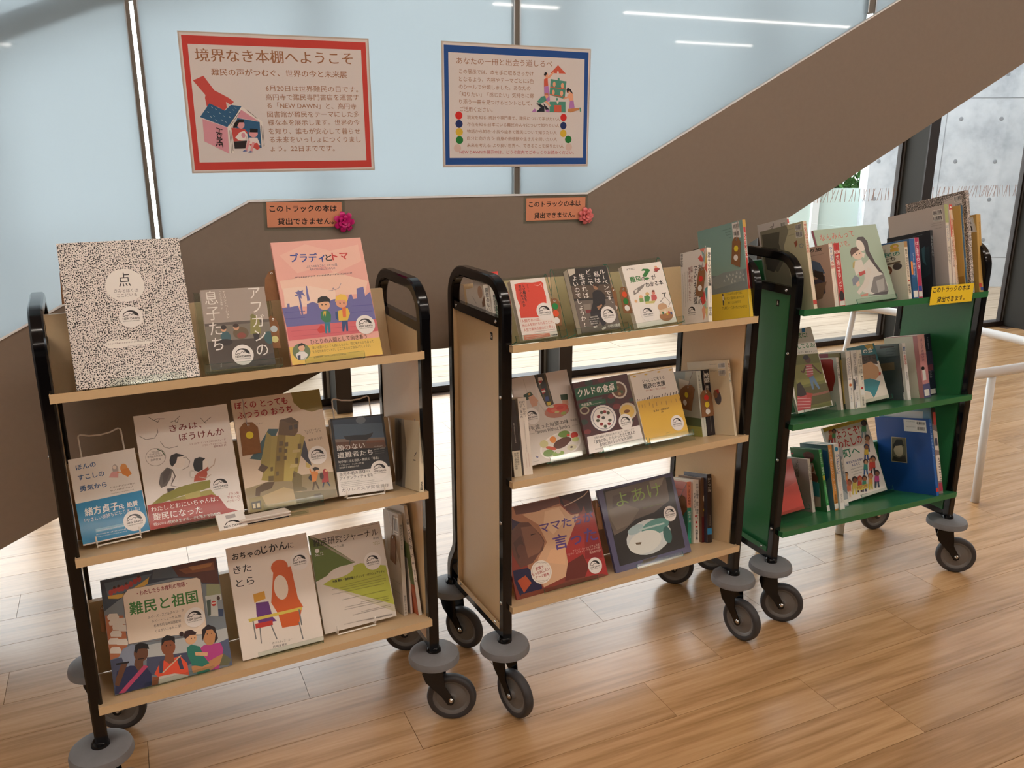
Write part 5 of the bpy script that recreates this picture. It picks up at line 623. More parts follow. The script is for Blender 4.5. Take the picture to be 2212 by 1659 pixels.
["S","picture_book","turquoise picture book with yellow band and red spine at the shelf end","display books on the middle cart",1,0,[0.8716,-0.0003,1.1477],15,-0.0307,0.22,0.3061,0.0128,306,307,"print",[[0,291,0,0,1000,0,1000,75,0,75],[4,292,"なんみんってよばないで。",500,130,500,420,800,2],[5,293,500,520,500,680,10],[0,294,0,710,1000,710,1000,1000,0,1000]],[[0,295,0,480,350,520,800,520,1000,500,1000,720,0,720],[0,296,200,550,500,500,950,500,900,620,300,660],[0,297,560,560,580,528,600,560,588,560,580,545,572,560],[0,297,630,550,650,518,670,550,658,550,650,535,642,550],[0,297,700,550,720,518,740,550,728,550,720,535,712,550],[0,297,780,540,800,508,820,540,808,540,800,525,792,540],[0,297,860,550,880,518,900,550,888,550,880,535,872,550],[0,297,600,590,620,558,640,590,628,590,620,575,612,590],[0,297,680,600,700,568,720,600,708,600,700,585,692,600],[0,297,760,580,780,548,800,580,788,580,780,565,772,580],[0,297,840,590,860,558,880,590,868,590,860,575,852,590],[0,297,910,570,930,538,950,570,938,570,930,555,922,570],[0,297,660,630,680,598,700,630,688,630,680,615,672,630],[0,297,500,600,520,568,540,600,528,600,520,585,512,600],[0,297,920,620,940,588,960,620,948,620,940,605,932,620],[0,297,730,620,750,588,770,620,758,620,750,605,742,620],[0,298,0,715,1000,715,1000,1000,0,1000],[3,299,"“これは人が自分の家で安全に",525,745,881,754,29,0],[3,299,"暮らすという基本的人権の大切さを",480,791,918,800,29,0],[3,299,"教えてくれる本である”",559,842,844,844,29,0],[3,300,"アムネスティ・インターナショナルイギリス",429,893,953,907,36,1],[0,301,451,725,485,725,484,803,450,804],[1,302,464,733,15,13,0],[0,303,451,793,478,795,470,847,450,844],[0,51,785,11,930,9,947,174,787,173],[6,808,27,924,29,926,79,809,72],[6,807,101,925,106,926,156,810,147],[5,304,553,65,748,61,12],[5,304,629,96,749,91,12],[5,304,643,122,752,124,12],[5,304,696,155,750,154,12]],[],[],[[[62,260,100,252,85,160,47,176],[-1,305,237],[81,249,94,307],3]],[]],
["S","paperback_book","white paperback with a line drawing seen through the handle loop","display books on the middle cart",1,0,[0.0135,0.1235,1.1146],15,0.0095,0.13,0.181,0.0179,310,311,"print",[[4,1,"悪意のない人が",500,50,500,600,600,1]],[[1,308,794,102,128,100,0],[0,309,833,265,1020,175,1012,337,829,341],[5,1,342,150,500,267,26]],[],[],[],[]],
["S","paperback_book","red and white spined paperback beside the front-left handle post","display books on the middle cart",1,0,[0.0371,0.1141,1.1171],15,0.0155,0.11,0.2145,0.0316,238,238,"print",[[0,288,0,0,1000,0,1000,60,0,60],[4,1,"無意識の差別",350,300,350,750,360,1],[0,288,750,350,1000,350,1000,420,750,420],[0,288,750,550,1000,550,1000,600,750,600]],[],[],[],[],[]],
["D","cookbook","cookbook with an embroidered vest and salad bowl above a plate","display books on the middle cart",1,1,[0.2305,0.115,0.7374],26,0.0274,0.2029,0.273,0.01,347,347,"print",[[0,312,0,0,403,1,386,358,285,515,-7,549],[0,313,650,-1,1000,0,1000,572,570,549,591,381],[2,314,80,216,28,235,200,396,330],[0,315,414,2,616,3,623,183,638,371,503,385,458,252,427,135],[0,316,438,4,459,6,509,257,526,380,503,385],[0,316,583,4,605,3,619,362,596,367],[0,317,474,39,538,38,546,75,473,125,464,81],[0,318,459,78,530,76,512,107,481,104],[0,318,480,176,541,172,545,218,483,240],[0,317,478,197,544,192,541,218,481,219],[0,319,504,271,568,271,570,321,506,321],[0,320,521,337,587,334,583,373,525,373],[0,321,160,206,284,179,321,223,208,274,153,254],[0,321,782,279,911,286,895,357,776,341],[0,322,235,200,275,193,281,216,244,222],[0,323,230,241,321,223,386,301,346,353,260,357,240,299],[2,324,203,371,313,447,421],[1,324,504,439,74,22,20],[0,323,789,345,898,350,884,414,784,388],[1,325,658,460,220,71,0],[1,326,681,427,193,52,0],[1,327,586,394,46,16,0],[1,328,726,425,63,22,0],[1,329,765,494,50,17,0],[1,330,611,440,54,19,0],[1,331,655,467,42,14,0],[0,332,-7,549,1027,561,1000,1000,0,1000],[3,203,"海を渡った故郷の味",61,614,814,622,53,1],[3,203,"新装版",854,605,961,604,25,0],[3,203,"Flavours Without Borders",213,663,816,673,45,1],[5,333,66,656,195,656,13],[5,333,860,657,971,659,11],[1,0,586,843,377,141,-8],[1,334,586,843,345,124,-8],[1,335,605,825,150,51,-12],[1,335,690,800,100,38,0],[1,336,349,903,93,40,0],[1,337,509,932,107,30,0],[1,338,410,855,94,19,20],[1,339,476,765,57,38,0],[1,340,307,792,73,43,0],[1,336,685,728,104,38,0],[1,328,858,765,68,36,0],[1,341,860,815,64,27,0],[1,342,763,896,84,33,0],[1,343,760,891,25,11,0],[1,344,753,751,29,14,0],[1,345,517,912,41,19,0],[0,346,120,899,170,920,139,933],[5,333,54,966,157,967,11]],[[218,458]],[],None,["e",0.32,1.08,0.1]],
["D","cookbook","dark red cookbook with a green title label and a bowl of yoghurt","display books on the middle cart",1,1,[0.4238,0.085,0.7531],26,0.0247,0.207,0.2263,0.014,371,371,"print",[[1,348,83,104,65,37,0],[1,349,283,35,74,43,0],[1,348,514,26,66,38,0],[1,349,594,334,78,44,0],[1,350,672,434,73,41,0],[1,349,37,561,71,39,0],[1,350,60,699,62,34,0],[1,349,854,669,64,34,0],[1,348,969,544,60,33,0],[1,350,612,281,56,32,0],[1,349,962,381,44,24,0],[1,351,784,211,145,123,0],[1,352,784,211,114,99,0],[1,353,764,171,31,22,0],[1,354,819,243,35,25,0],[1,355,776,266,31,21,0],[0,356,11,80,777,69,750,225,-5,253],[3,357,"クルドの食卓",48,209,717,206,110,2],[0,358,191,264,460,262,433,313,178,307],[0,356,23,296,506,295,499,361,24,368],[3,357,"中島直美",61,346,245,343,41,1],[5,359,256,344,467,343,17],[1,360,391,556,236,189,0],[1,361,391,556,228,183,0],[1,362,390,559,194,157,0],[1,363,390,559,185,151,0],[1,364,309,524,32,22,0],[1,365,388,552,32,22,0],[1,366,493,499,32,22,0],[1,364,435,474,32,22,0],[1,366,281,576,31,21,0],[1,364,328,634,31,21,0],[1,366,386,675,31,21,0],[1,364,464,651,31,21,0],[1,366,491,604,32,21,0],[1,366,380,476,32,22,0],[1,367,851,528,161,120,0],[1,368,839,530,129,94,0],[1,369,828,529,56,24,0],[1,370,95,403,84,57,0],[1,371,95,403,59,37,0],[0,290,29,765,1002,757,1000,1000,0,1000],[3,1,"日常の食事から特別なときのごちそう、デザートまで",151,819,877,812,32,0],[3,1,"「美食の街」からやってきた隣人の",133,887,886,864,53,1],[3,1,"食材と33のレシピを大公開!",208,936,815,917,47,1],[5,287,115,965,919,956,21]],[[760,670]],[],None,["e",0.22,1.02,0.07]],
["D","paperback_book","yellow and white paperback with tiny figures along the dividing line","display books on the middle cart",1,1,[0.6228,0.085,0.7518],26,0.0222,0.1735,0.2295,0.014,378,378,"print",[[0,372,16,403,1003,410,1000,1000,0,1000],[0,373,-18,11,990,-10,995,5,5,24],[3,1,"いっしょに考える",250,165,756,159,56,1],[3,1,"難民の支援",243,251,746,250,73,2],[3,374,"日本に暮らす「隣人」と出会う",275,290,740,297,26,0],[2,375,158,24,398,42,372],[2,375,158,65,398,80,381],[2,375,159,147,399,161,386],[2,375,160,194,400,210,381],[2,375,160,258,400,276,377],[2,375,161,300,401,322,367],[2,375,161,361,402,386,361],[2,375,162,425,401,441,385],[2,375,162,473,401,487,388],[2,375,163,524,402,539,386],[2,375,163,595,403,616,372],[2,375,164,666,403,692,362],[2,375,165,723,403,741,380],[2,375,165,794,405,817,371],[2,375,166,866,405,888,375],[2,375,167,923,406,949,368],[2,375,167,981,408,1000,384],[2,376,132,50,437,40,488],[2,376,132,109,461,103,502],[2,376,133,171,458,162,507],[2,376,133,279,452,271,497],[2,376,134,352,478,341,530],[2,376,135,439,469,431,515],[2,376,135,551,472,544,514],[2,376,136,663,475,652,527],[2,376,137,780,469,774,508],[2,376,138,894,472,887,515],[2,376,139,981,472,975,511],[1,368,91,51,38,11,0],[1,368,359,47,38,11,0],[1,368,661,44,39,11,0],[1,368,936,45,39,11,0],[3,1,"森 恭子・南野奈津子",324,599,702,595,30,0],[3,1,"編著",491,626,543,623,14,0],[5,377,482,927,575,924,13]],[[791,813]],[],None,["e",0.04,1.05,0.09]],
["S","paperback_book","pale landscape paperback with a tag of yellow and white dots","display books on the middle cart",1,1,[0.7982,0.1084,0.7224],15,-0.0057,0.148,0.2226,0.0199,386,387,"print",[[4,379,"足に舞い戻るヒューマニズム",500,60,500,500,350,0],[5,380,500,600,500,900,10]],[[0,381,0,0,600,0,400,400,0,500],[0,382,300,100,700,150,600,450,300,400],[0,383,0,680,1000,720,1000,850,0,820],[0,384,0,820,1000,850,1000,1000,0,1000]],[],[],[[[-13,175,63,178,26,88,-53,98],[-1,385,237],[24,172,58,223],4]],[]],
["S","paperback_book","black-spined paperback with a tag of red, yellow and white dots","display books on the middle cart",1,1,[0.8274,0.1089,0.7223],15,-0.0188,0.13,0.2235,0.0335,244,244,"print",[[4,212,"希望",500,50,500,200,750,2],[5,138,500,250,500,420,20],[4,137,"難民",500,240,500,330,350,0],[5,138,500,620,500,950,12]],[],[],[],[],[[[-35,156,11,155,18,65,-37,65],[-1,288,385,237],[-13,150,-14,220],12]]],
["S","picture_book","cream picture book with a small red-hatted figure leaning on the side panel","display books on the middle cart",1,1,[0.8481,0.0151,0.7474],15,-0.0068,0.21,0.2508,0.0098,392,393,"print",[[4,262,"もうふ",500,40,500,150,800,2],[4,388,"のうた",500,170,500,300,800,2],[5,389,500,400,500,950,10]],[[6,777,44,935,37,929,103,774,104],[6,778,136,931,130,927,197,776,199],[5,389,574,55,739,52,16],[5,389,570,143,722,141,19],[1,390,694,498,81,94,0],[0,374,611,398,733,383,730,441,617,431],[1,391,643,456,51,50,0]],[],[],[],[]],
["S","paperback_book","cream paperback with a pink band, second from the front-left post","display books on the middle cart",1,1,[0.0874,0.047,0.7389],15,-0.0313,0.13,0.2274,0.0287,395,395,"print",[[4,1,"行く、行った、",650,40,650,260,320,1],[4,1,"行ってしまった",300,40,300,260,320,1],[5,144,500,300,500,700,10],[5,394,350,720,350,900,10],[5,394,650,720,650,900,10]],[],[],[],[],[]],
["S","paperback_book","dark-spined paperback with a cream band beside the front-left post","display books on the middle cart",1,1,[0.0532,0.0466,0.739],15,-0.0237,0.13,0.225,0.0259,397,397,"print",[[5,219,500,300,500,550,20],[0,396,0,660,1000,660,1000,1000,0,1000],[4,1,"憲法外来種の",650,680,650,850,300,0],[4,1,"自由と家族の物語",350,680,350,900,300,0]],[],[],[],[],[]],
["D","picture_book","picture book with two painted faces in profile and a purple title","display books on the middle cart",1,2,[0.2082,0.035,0.344],26,0.0074,0.3297,0.2773,0.01,422,422,"print",[[0,398,0,0,625,4,656,115,718,218,674,531,559,789,294,944,175,693,182,271],[0,399,229,109,477,105,656,115,741,238,826,242,766,436,602,600,592,882,294,944,296,625,424,471,375,258],[0,400,470,133,626,123,678,268,507,405,427,270],[0,401,445,562,614,545,565,762,364,684],[0,402,156,5,652,9,643,82,378,113,165,94],[0,403,653,2,796,2,1000,0,987,263,908,260,901,169,857,234,772,230,704,155,656,85],[0,404,676,29,826,122,857,234,758,227,701,169],[2,405,95,690,122,788,99,929,54,983,12],[0,406,823,256,987,263,1000,1000,580,935,600,728,602,600,713,423],[0,407,841,482,984,486,980,793,788,760],[0,408,594,755,775,700,809,852,740,962,525,935],[0,409,326,980,580,935,936,969,993,1001,242,999],[0,410,0,0,140,154,199,189,82,305,0,257],[0,411,63,272,187,186,277,207,337,307,377,374,401,452,367,543,304,585,236,652,99,674,51,523],[0,412,188,244,307,257,374,388,392,464,323,561,197,587],[0,413,79,389,171,326,188,500,93,575],[1,411,144,489,43,67,0],[2,414,77,274,350,321,349],[0,415,19,681,175,693,273,856,275,967,38,972,11,789],[0,416,42,797,133,765,179,860,83,944],[0,417,56,950,385,954,348,1000,0,1000],[3,418,"ママたちが",382,361,973,365,113,2],[3,418,"言った",489,580,973,587,161,2],[3,419,"アリシア・D・ウィリアムズ/文",673,653,978,654,27,0],[3,419,"ブリアナ・ムコディリ・ウチェンドゥ/絵",604,679,972,682,27,0],[3,419,"落合恵子/訳",848,718,977,720,27,0],[1,420,301,773,110,129,0],[1,421,301,773,94,113,0],[1,420,301,773,92,110,0],[3,406,"家族で",250,746,335,740,37,2],[3,406,"もっと話したい",202,799,395,776,37,2],[3,406,"テーマ絵本",231,834,375,830,34,2],[5,130,250,663,375,694,13],[5,130,226,858,347,882,13]],[[878,859]],[],None,["f",0.27,0.86,0.1]],
["D","picture_book","dark square picture book with an oval lake scene and mauve border","display books on the middle cart",1,2,[0.5571,0.035,0.3452],26,0.0198,0.3054,0.2724,0.012,437,438,"print",[[0,423,70,20,970,50,930,930,60,930],[0,424,93,42,898,24,877,326,646,421,389,445,218,533,80,564,59,345],[0,425,670,45,877,36,818,122,676,142],[0,426,83,257,299,240,470,337,295,488,126,513,82,381],[0,427,173,105,434,110,350,234,137,238],[0,239,365,933,562,940,485,976,318,983],[1,428,502,687,296,206,-4],[1,429,612,594,190,91,-6],[1,430,356,563,109,50,-10],[1,431,439,735,219,130,-4],[1,432,742,724,54,103,0],[2,433,186,401,580,734,581],[0,434,313,715,392,725,377,749,322,740],[3,435,"よあけ",196,257,798,246,178,0],[5,436,517,347,770,344,15]],[[839,485]],[[[-167,231,-141,228,-161,147,-176,149],[-1,-1],[-167,219,-152,269],-10]],None,["f",0.24,0.85,0.1]],
["S","paperback_book","pink and teal spined paperback standing right of the dark oval book","display books on the middle cart",1,2,[0.7822,0.1298,0.318],15,-0.105,0.13,0.218,0.0191,444,445,"print",[[0,439,0,420,1000,420,1000,1000,0,1000],[4,229,"ふしぎな人類学",500,40,500,380,600,1],[4,440,"松村圭一郎",500,470,500,660,550,1],[5,441,500,720,500,900,10]],[[0,442,0,450,1000,400,1000,1000,0,1000],[5,443,400,150,900,140,30],[1,253,750,500,100,80,0]],[],[],[[[-8,160,49,173,60,121,16,81],[-1,-1],[24,161,65,216],3]],[]],
["S","paperback_book","white-spined paperback with red marks, third from the cart side panel","display books on the middle cart",1,2,[0.8007,0.1181,0.3211],15,-0.1268,0.13,0.2225,0.0283,446,446,"print",[[4,1,"外国人労働者・移民・難民って",650,60,650,620,340,1],[4,1,"だれのこと?",280,200,280,500,340,1],[1,166,400,570,180,12,0],[1,166,450,670,140,20,0],[1,166,500,740,160,12,0],[4,1,"内藤正典",500,780,500,950,400,1]],[],[],[],[],[]],
["S","paperback_book","brown patterned paperback with a dark red lower half in the cart corner","display books on the middle cart",1,2,[0.827,0.1045,0.3248],15,-0.1219,0.13,0.2265,0.0284,451,451,"print",[[0,447,0,600,1000,600,1000,1000,0,1000],[1,448,500,320,300,50,0],[1,449,500,500,260,25,0],[0,450,550,780,1000,780,1000,870,550,870]],[],[],[],[],[]],
["S","paperback_book","thin dark-spined book against the right side panel, bottom cream shelf","display books on the middle cart",1,2,[0.8327,0.0876,0.3293],15,-0.1278,0.13,0.2395,0.0197,453,454,"print",[[4,219,"ひとつの海",500,50,500,260,700,1],[5,452,500,600,500,750,20],[0,450,0,790,1000,790,1000,880,0,880]],[],[],[],[],[]],
["S","picture_book","cream picture book with a grey smudge and barcodes behind the black handle","books on the green cart",2,0,[0.067,-0.0009,1.1479],15,0.0501,0.21,0.291,0.0153,464,465,"print",[[4,455,"せんそうがやってきた日",500,30,500,360,800,2],[5,456,500,420,500,780,10],[0,457,0,900,1000,900,1000,950,0,950]],[[0,458,0,0,636,-3,663,77,517,227,543,424,608,680,0,1000],[0,459,37,42,465,54,410,183,478,400,304,520,36,394],[0,460,63,210,350,234,385,389,207,509,43,459],[6,831,27,958,26,956,86,828,85],[6,828,108,956,109,950,171,822,164],[5,461,644,63,781,60,13],[5,461,640,132,790,126,14],[0,462,757,216,820,197,830,241,779,276],[2,463,107,859,259,916,245,956,265,918,295,867,274]],[],[],[],[]],
["S","picture_book","white picture book with a bird drawing, hindmost behind the handle","books on the green cart",2,0,[0.0934,0.0961,1.1219],15,0.059,0.21,0.32,0.0075,467,468,"print",[[0,466,0,20,1000,20,1000,60,0,60],[0,466,0,80,1000,80,1000,110,0,110]],[[6,780,40,925,40,924,102,780,96],[2,1,96,418,52,499,73,557,24,539,55,455,50]],[],[],[],[]],
["S","paperback_book","paperback with a crouching figure under a blue cloth, blue-lettered spine","books on the green cart",2,0,[0.1601,-0.0005,1.1478],15,0.0254,0.13,0.2113,0.0179,477,478,"print",[[4,469,"ラミッツ",500,50,500,270,800,2],[4,457,"の旅",500,280,500,400,800,2],[5,470,500,450,500,850,10],[0,250,100,900,900,900,900,980,100,980]],[[3,1,"ツの旅",26,84,765,89,56,2],[5,176,271,149,826,144,16],[0,471,-47,328,312,192,642,273,786,452,33,434],[0,472,-72,454,428,361,766,494,732,762,168,903],[1,473,444,465,167,62,0],[0,474,289,440,455,382,715,429,723,584],[0,475,358,602,809,586,599,845,187,873],[0,476,24,148,159,145,69,293,-53,289]],[],[],[],[]],
["S","paperback_book","red-spined paperback with white lettering left of the seated pair","books on the green cart",2,0,[0.1847,-0.0006,1.1478],15,0.0221,0.13,0.2117,0.0262,480,481,"print",[[4,1,"アーメット",500,30,500,100,350,0],[3,273,"5000",50,170,950,165,50,2],[4,273,"キロ逃げてきたアーメット",500,190,500,750,600,2],[1,479,500,840,400,80,0],[0,250,100,920,900,920,900,990,100,990]],[[0,480,0,0,300,0,300,1000,0,1000]],[],[],[],[]],
["D","picture_book","sage green picture book with a seated woman hugging a child","books on the green cart",2,0,[0.3212,0.03,1.1441],26,0.0369,0.292,0.275,0.012,498,499,"print",[[3,482,"なんみんって",69,153,609,135,89,0],[3,482,"よばないで。",93,263,500,256,86,0],[0,483,631,512,764,433,800,505,887,668,918,810,900,913,682,929,501,863,576,715],[0,484,730,692,907,669,906,896,724,929,620,873],[0,485,752,745,888,720,851,874,735,899],[0,486,735,899,906,896,869,937,562,919],[1,487,664,255,69,85,0],[0,488,621,175,662,147,744,150,789,225,775,347,820,506,907,669,837,630,751,468,711,379,715,257,693,204],[0,487,639,349,694,369,662,428,628,409],[1,489,570,371,81,71,0],[0,490,468,332,507,282,586,272,622,313,585,329,500,368,469,409],[1,1,560,371,8,7,0],[1,1,613,365,8,7,0],[0,491,489,453,615,443,628,547,609,597,462,639,462,554],[0,492,467,469,509,454,462,554,443,535],[0,493,513,608,623,590,617,632,515,659],[0,494,384,684,442,637,509,676,439,756,374,768],[0,495,679,550,727,588,611,786,430,891,402,855,544,747],[0,496,425,738,483,717,482,776,427,789],[0,497,448,896,574,886,562,919,448,923]],[],[],None,["a",0.32,0.96,0.12]],
["S","picture_book","white comic-style paperback with small cartoon heads on its cover","books on the green cart",2,0,[0.4986,-0.0006,1.1478],15,0.0023,0.148,0.2029,0.0158,512,513,"print",[[0,355,0,0,1000,0,1000,100,0,100],[4,1,"難民・移民のわたしたち",500,140,500,620,700,1],[1,500,500,680,300,10,0],[4,1,"雨宮処凛",500,740,500,900,700,1],[0,501,100,920,900,920,900,990,100,990]],[[1,502,350,41,86,26,0],[0,503,48,84,455,86,437,153,14,145],[1,504,722,56,126,43,0],[1,37,747,60,63,21,0],[1,505,221,121,127,21,0],[0,506,593,92,840,95,832,148,591,143],[3,507,"・移民の",-10,231,863,227,81,2],[3,1,"たしたち",-103,323,733,295,67,2],[0,470,48,354,854,318,858,348,33,387],[1,508,426,459,174,87,0],[1,509,756,410,137,60,0],[1,510,22,472,121,68,0],[1,511,441,471,102,46,0]],[],[],[],[]],
["S","paperback_book","blue-spined paperback with an orange patch in the green cart row","books on the green cart",2,0,[0.5251,-0.001,1.1479],15,-0.0174,0.13,0.2106,0.0246,517,518,"print",[[0,514,0,380,350,380,350,600,0,600],[0,515,0,650,1000,650,1000,850,0,850],[5,516,500,250,500,600,30],[0,248,100,870,900,870,900,980,100,980],[4,248,"索引",600,400,600,500,500,0]],[],[],[],[],[]],
["S","paperback_book","magenta-spined paperback with pale lettering in the green cart row","books on the green cart",2,0,[0.5494,-0.0011,1.1479],15,-0.0142,0.13,0.2135,0.0206,521,522,"print",[[4,519,"はじまりのとき",500,60,500,520,750,2],[0,520,100,800,900,800,900,880,100,880],[0,248,100,890,900,890,900,980,100,980]],[],[],[],[],[]],
["S","hardback_book","black-covered hardback with a faint blue figure on its cover","books on the green cart",2,0,[0.6184,-0.0028,1.1484],15,-0.0313,0.19,0.2365,0.0129,527,528,"print",[[4,523,"追われる人々",500,80,500,400,700,0]],[[0,524,730,269,969,235,955,655,705,732],[0,525,791,255,867,225,848,396,877,520,799,452],[5,526,624,58,828,54,17]],[],[],[],[]],
["S","picture_book","large pale grey picture book with two barcodes in upper corner","books on the green cart",2,0,[0.6942,-0.0083,1.1499],15,-0.0265,0.25,0.324,0.0165,534,535,"print",[[0,529,0,0,1000,0,1000,200,0,200],[4,530,"ぼくとくもと",500,230,500,420,750,0],[4,531,"せかいのはて",500,460,500,660,600,0]],[[0,532,799,40,956,39,968,171,803,161],[6,806,49,950,47,957,102,809,94],[6,804,114,954,113,959,167,808,157],[5,533,772,192,934,192,12],[5,533,760,213,934,217,12],[5,533,817,250,934,250,12]],[],[],[],[]],
["S","paperback_book","white-spined paperback with a red patterned top in the green cart row","books on the green cart",2,0,[0.7123,-0.0098,1.1503],15,-0.035,0.15,0.3225,0.0158,539,539,"print",[[0,536,0,0,1000,0,1000,60,0,60],[1,292,500,30,300,12,0],[0,537,100,100,900,100,900,360,100,360],[4,538,"難民になった少年",500,400,500,700,700,0],[5,176,500,750,500,950,20]],[],[],[],[],[]],
["S","paperback_book","narrow pink-lettered paperback right of the red patterned spine","books on the green cart",2,0,[0.7263,-0.0102,1.1504],15,0.01,0.15,0.3051,0.0108,541,541,"print",[[4,540,"地雷をふんだ象",500,100,500,600,800,0],[5,176,500,660,500,900,20]],[],[],[],[],[]],
["S","picture_book","blue-edged picture book with a barcode showing above its neighbour","books on the green cart",2,0,[0.7719,-0.0105,1.1505],15,-0.0212,0.2,0.3184,0.0152,546,547,"print",[[5,542,500,100,500,500,20],[5,542,500,600,500,800,20]],[[0,543,219,23,812,23,864,148,250,150],[6,262,43,768,44,800,92,287,91],[0,544,83,443,751,403,411,568],[0,545,25,830,983,801,1000,1000,0,1000]],[],[],[],[]],
["S","picture_book","tall speckled grey picture book towering over the green cart row","books on the green cart",2,0,[0.8006,-0.0112,1.1507],15,-0.0334,0.33,0.3717,0.017,549,550,"dots",[],[[0,548,645,49,930,24,945,142,655,135],[6,818,43,920,38,928,88,826,92],[6,830,116,933,115,939,161,836,158],[5,287,665,64,798,57,10]],[],[],[],[]],
["S","picture_book","mustard yellow picture book with barcodes at the far end","books on the green cart",2,0,[0.862,-0.002,1.1482],15,-0.0636,0.25,0.2847,0.0216,554,555,"print",[[5,551,500,100,500,600,20],[0,166,0,890,600,890,600,940,0,940],[0,552,300,940,1000,940,1000,980,300,980]],[[0,553,294,38,945,25,1003,226,358,224],[6,355,58,889,51,920,124,379,122],[6,382,141,914,137,937,210,405,204]],[],[],[],[]],
["D","paperback_book","paperback with a photo of a girl in a striped top running on grass","books on the green cart",2,1,[0.1993,0.085,0.755],26,0.0605,0.1649,0.2974,0.012,570,570,"print",[[0,556,0,0,1000,0,992,340,170,293],[3,557,"なぜ? 難民に?",137,104,834,121,67,2],[3,557,"くらしてるの?",238,232,969,262,67,2],[0,469,736,-17,826,-14,798,53,705,51],[3,1,"シリア・難民キャンプ",404,294,969,326,26,0],[0,558,170,293,983,339,964,1000,6,965],[0,559,198,421,992,458,962,677,175,681],[0,560,219,711,1061,714,1012,938,111,939],[0,561,547,449,734,453,695,583,595,614,520,593],[2,562,122,544,470,755,480],[2,562,122,525,499,736,509],[2,562,121,506,530,715,539],[2,562,121,487,560,695,569],[1,563,657,395,80,41,0],[1,1,624,359,81,30,0],[2,563,366,740,468,836,542,918,585],[2,563,367,548,463,441,530,388,511],[0,564,554,604,687,596,775,765,723,773,629,658,598,761,548,756],[0,565,102,777,365,777,462,862,343,996,-10,966],[2,566,116,74,825,437,854],[2,566,115,53,860,414,889],[2,566,114,32,895,391,924],[2,566,114,12,930,369,958],[0,567,175,654,279,637,337,722,364,802,189,811,95,789],[0,568,359,776,531,805,470,850,337,844],[2,569,518,504,822,761,827,979,823],[0,556,5,967,981,998,984,1020,0,1000],[5,1,272,992,367,996,11]],[],[],None,["e",0.1,1.0,0.1]],
["S","paperback_book","grey-white paperback with a red cover block beside the girl photo book","books on the green cart",2,1,[0.3733,0.1288,0.717],15,0.0122,0.12,0.1972,0.0115,573,574,"print",[[4,1,"ぼくたちは難民",500,80,500,400,800,0],[5,571,500,800,500,950,20]],[[0,572,12,28,386,23,798,26,859,44,850,172,883,415,717,630,123,697,57,334,-9,137]],[],[],[],[]],
["S","paperback_book","mustard and dark green paperback with handwriting on its spine","books on the green cart",2,1,[0.3959,0.1298,0.7167],15,-0.0007,0.13,0.2125,0.0205,578,579,"print",[[0,575,0,0,1000,0,1000,120,0,120],[4,299,"地図から消えた",500,250,500,500,700,0],[5,125,500,550,500,800,40],[0,576,0,900,1000,900,1000,1000,0,1000]],[[0,577,0,0,500,0,500,80,0,80]],[],[],[],[]],
["S","paperback_book","white paperback with an orange emblem on its spine, green cart middle","books on the green cart",2,1,[0.4021,0.1085,0.7224],15,-0.0016,0.13,0.2155,0.0221,585,586,"print",[[4,580,"バングラデシュの",500,100,500,500,700,0],[1,581,500,580,300,25,0],[5,582,500,630,500,720,30],[5,583,350,760,350,860,30],[0,167,120,880,880,880,880,980,120,980]],[[0,584,0,0,1000,0,1000,100,0,100]],[],[],[],[]],
["S","paperback_book","white paperback with a dark half circle on its spine edge","books on the green cart",2,1,[0.4276,0.1055,0.7232],15,-0.0058,0.13,0.217,0.0274,588,588,"print",[[4,1,"国境なき図書団を運ぶ",600,50,600,620,500,0],[1,587,100,580,300,100,0],[4,287,"ジャイオ",500,720,500,860,400,0],[0,167,120,880,880,880,880,980,120,980],[0,272,120,880,200,880,200,980,120,980]],[],[],[],[],[]],
["S","paperback_book","cream paperback with two columns of black lettering on its spine","books on the green cart",2,1,[0.4529,0.1038,0.7237],15,-0.0029,0.13,0.2153,0.0238,589,589,"print",[[4,1,"外国人労働者・移民・難民って",700,60,700,600,360,0],[4,1,"だれのこと?",320,150,320,450,360,0],[1,166,500,660,250,20,0],[0,167,120,690,880,690,880,780,120,780],[4,1,"内藤正典",500,810,500,970,400,0]],[],[],[],[],[]],
["D","paperback_book","white paperback with teal and tan map shapes on its cover","books on the green cart",2,1,[0.5613,0.15,0.7236],26,0.0462,0.1453,0.219,0.012,599,599,"print",[[0,590,0,0,1000,0,998,327,-34,338],[0,591,638,10,941,4,926,92,726,108],[3,592,"の丘",546,153,872,149,79,2],[0,593,383,172,939,197,927,382,593,320,346,344],[3,594,"むすこ",464,292,932,274,89,2],[0,595,346,344,716,309,912,441,900,564,717,636,536,601,294,605,232,517],[0,596,256,602,536,601,849,688,633,847,470,946,397,828,215,792],[0,597,885,522,956,537,908,586,856,572],[0,598,78,632,202,813,390,839,467,951,0,1000]],[],[],None,["e",0.05,1.02,0.06]],
["S","paperback_book","dark grey paperback with cover photo of a wall, white second spine edge","books on the green cart",2,1,[0.6791,0.1156,0.7205],15,0.0011,0.148,0.2198,0.0167,607,608,"print",[[4,600,"チーズと塩と豆と",500,50,500,350,800,0],[0,601,0,420,1000,420,1000,860,0,860],[0,602,100,900,900,900,900,980,100,980]],[[0,603,0,0,978,0,964,209,-32,225],[0,604,312,27,824,38,837,56,297,72],[5,605,525,96,868,89,21],[5,605,505,146,870,136,23],[5,605,490,196,796,186,24],[5,605,498,248,849,237,26],[0,606,203,345,783,324,781,456,155,484]],[],[],[],[]],
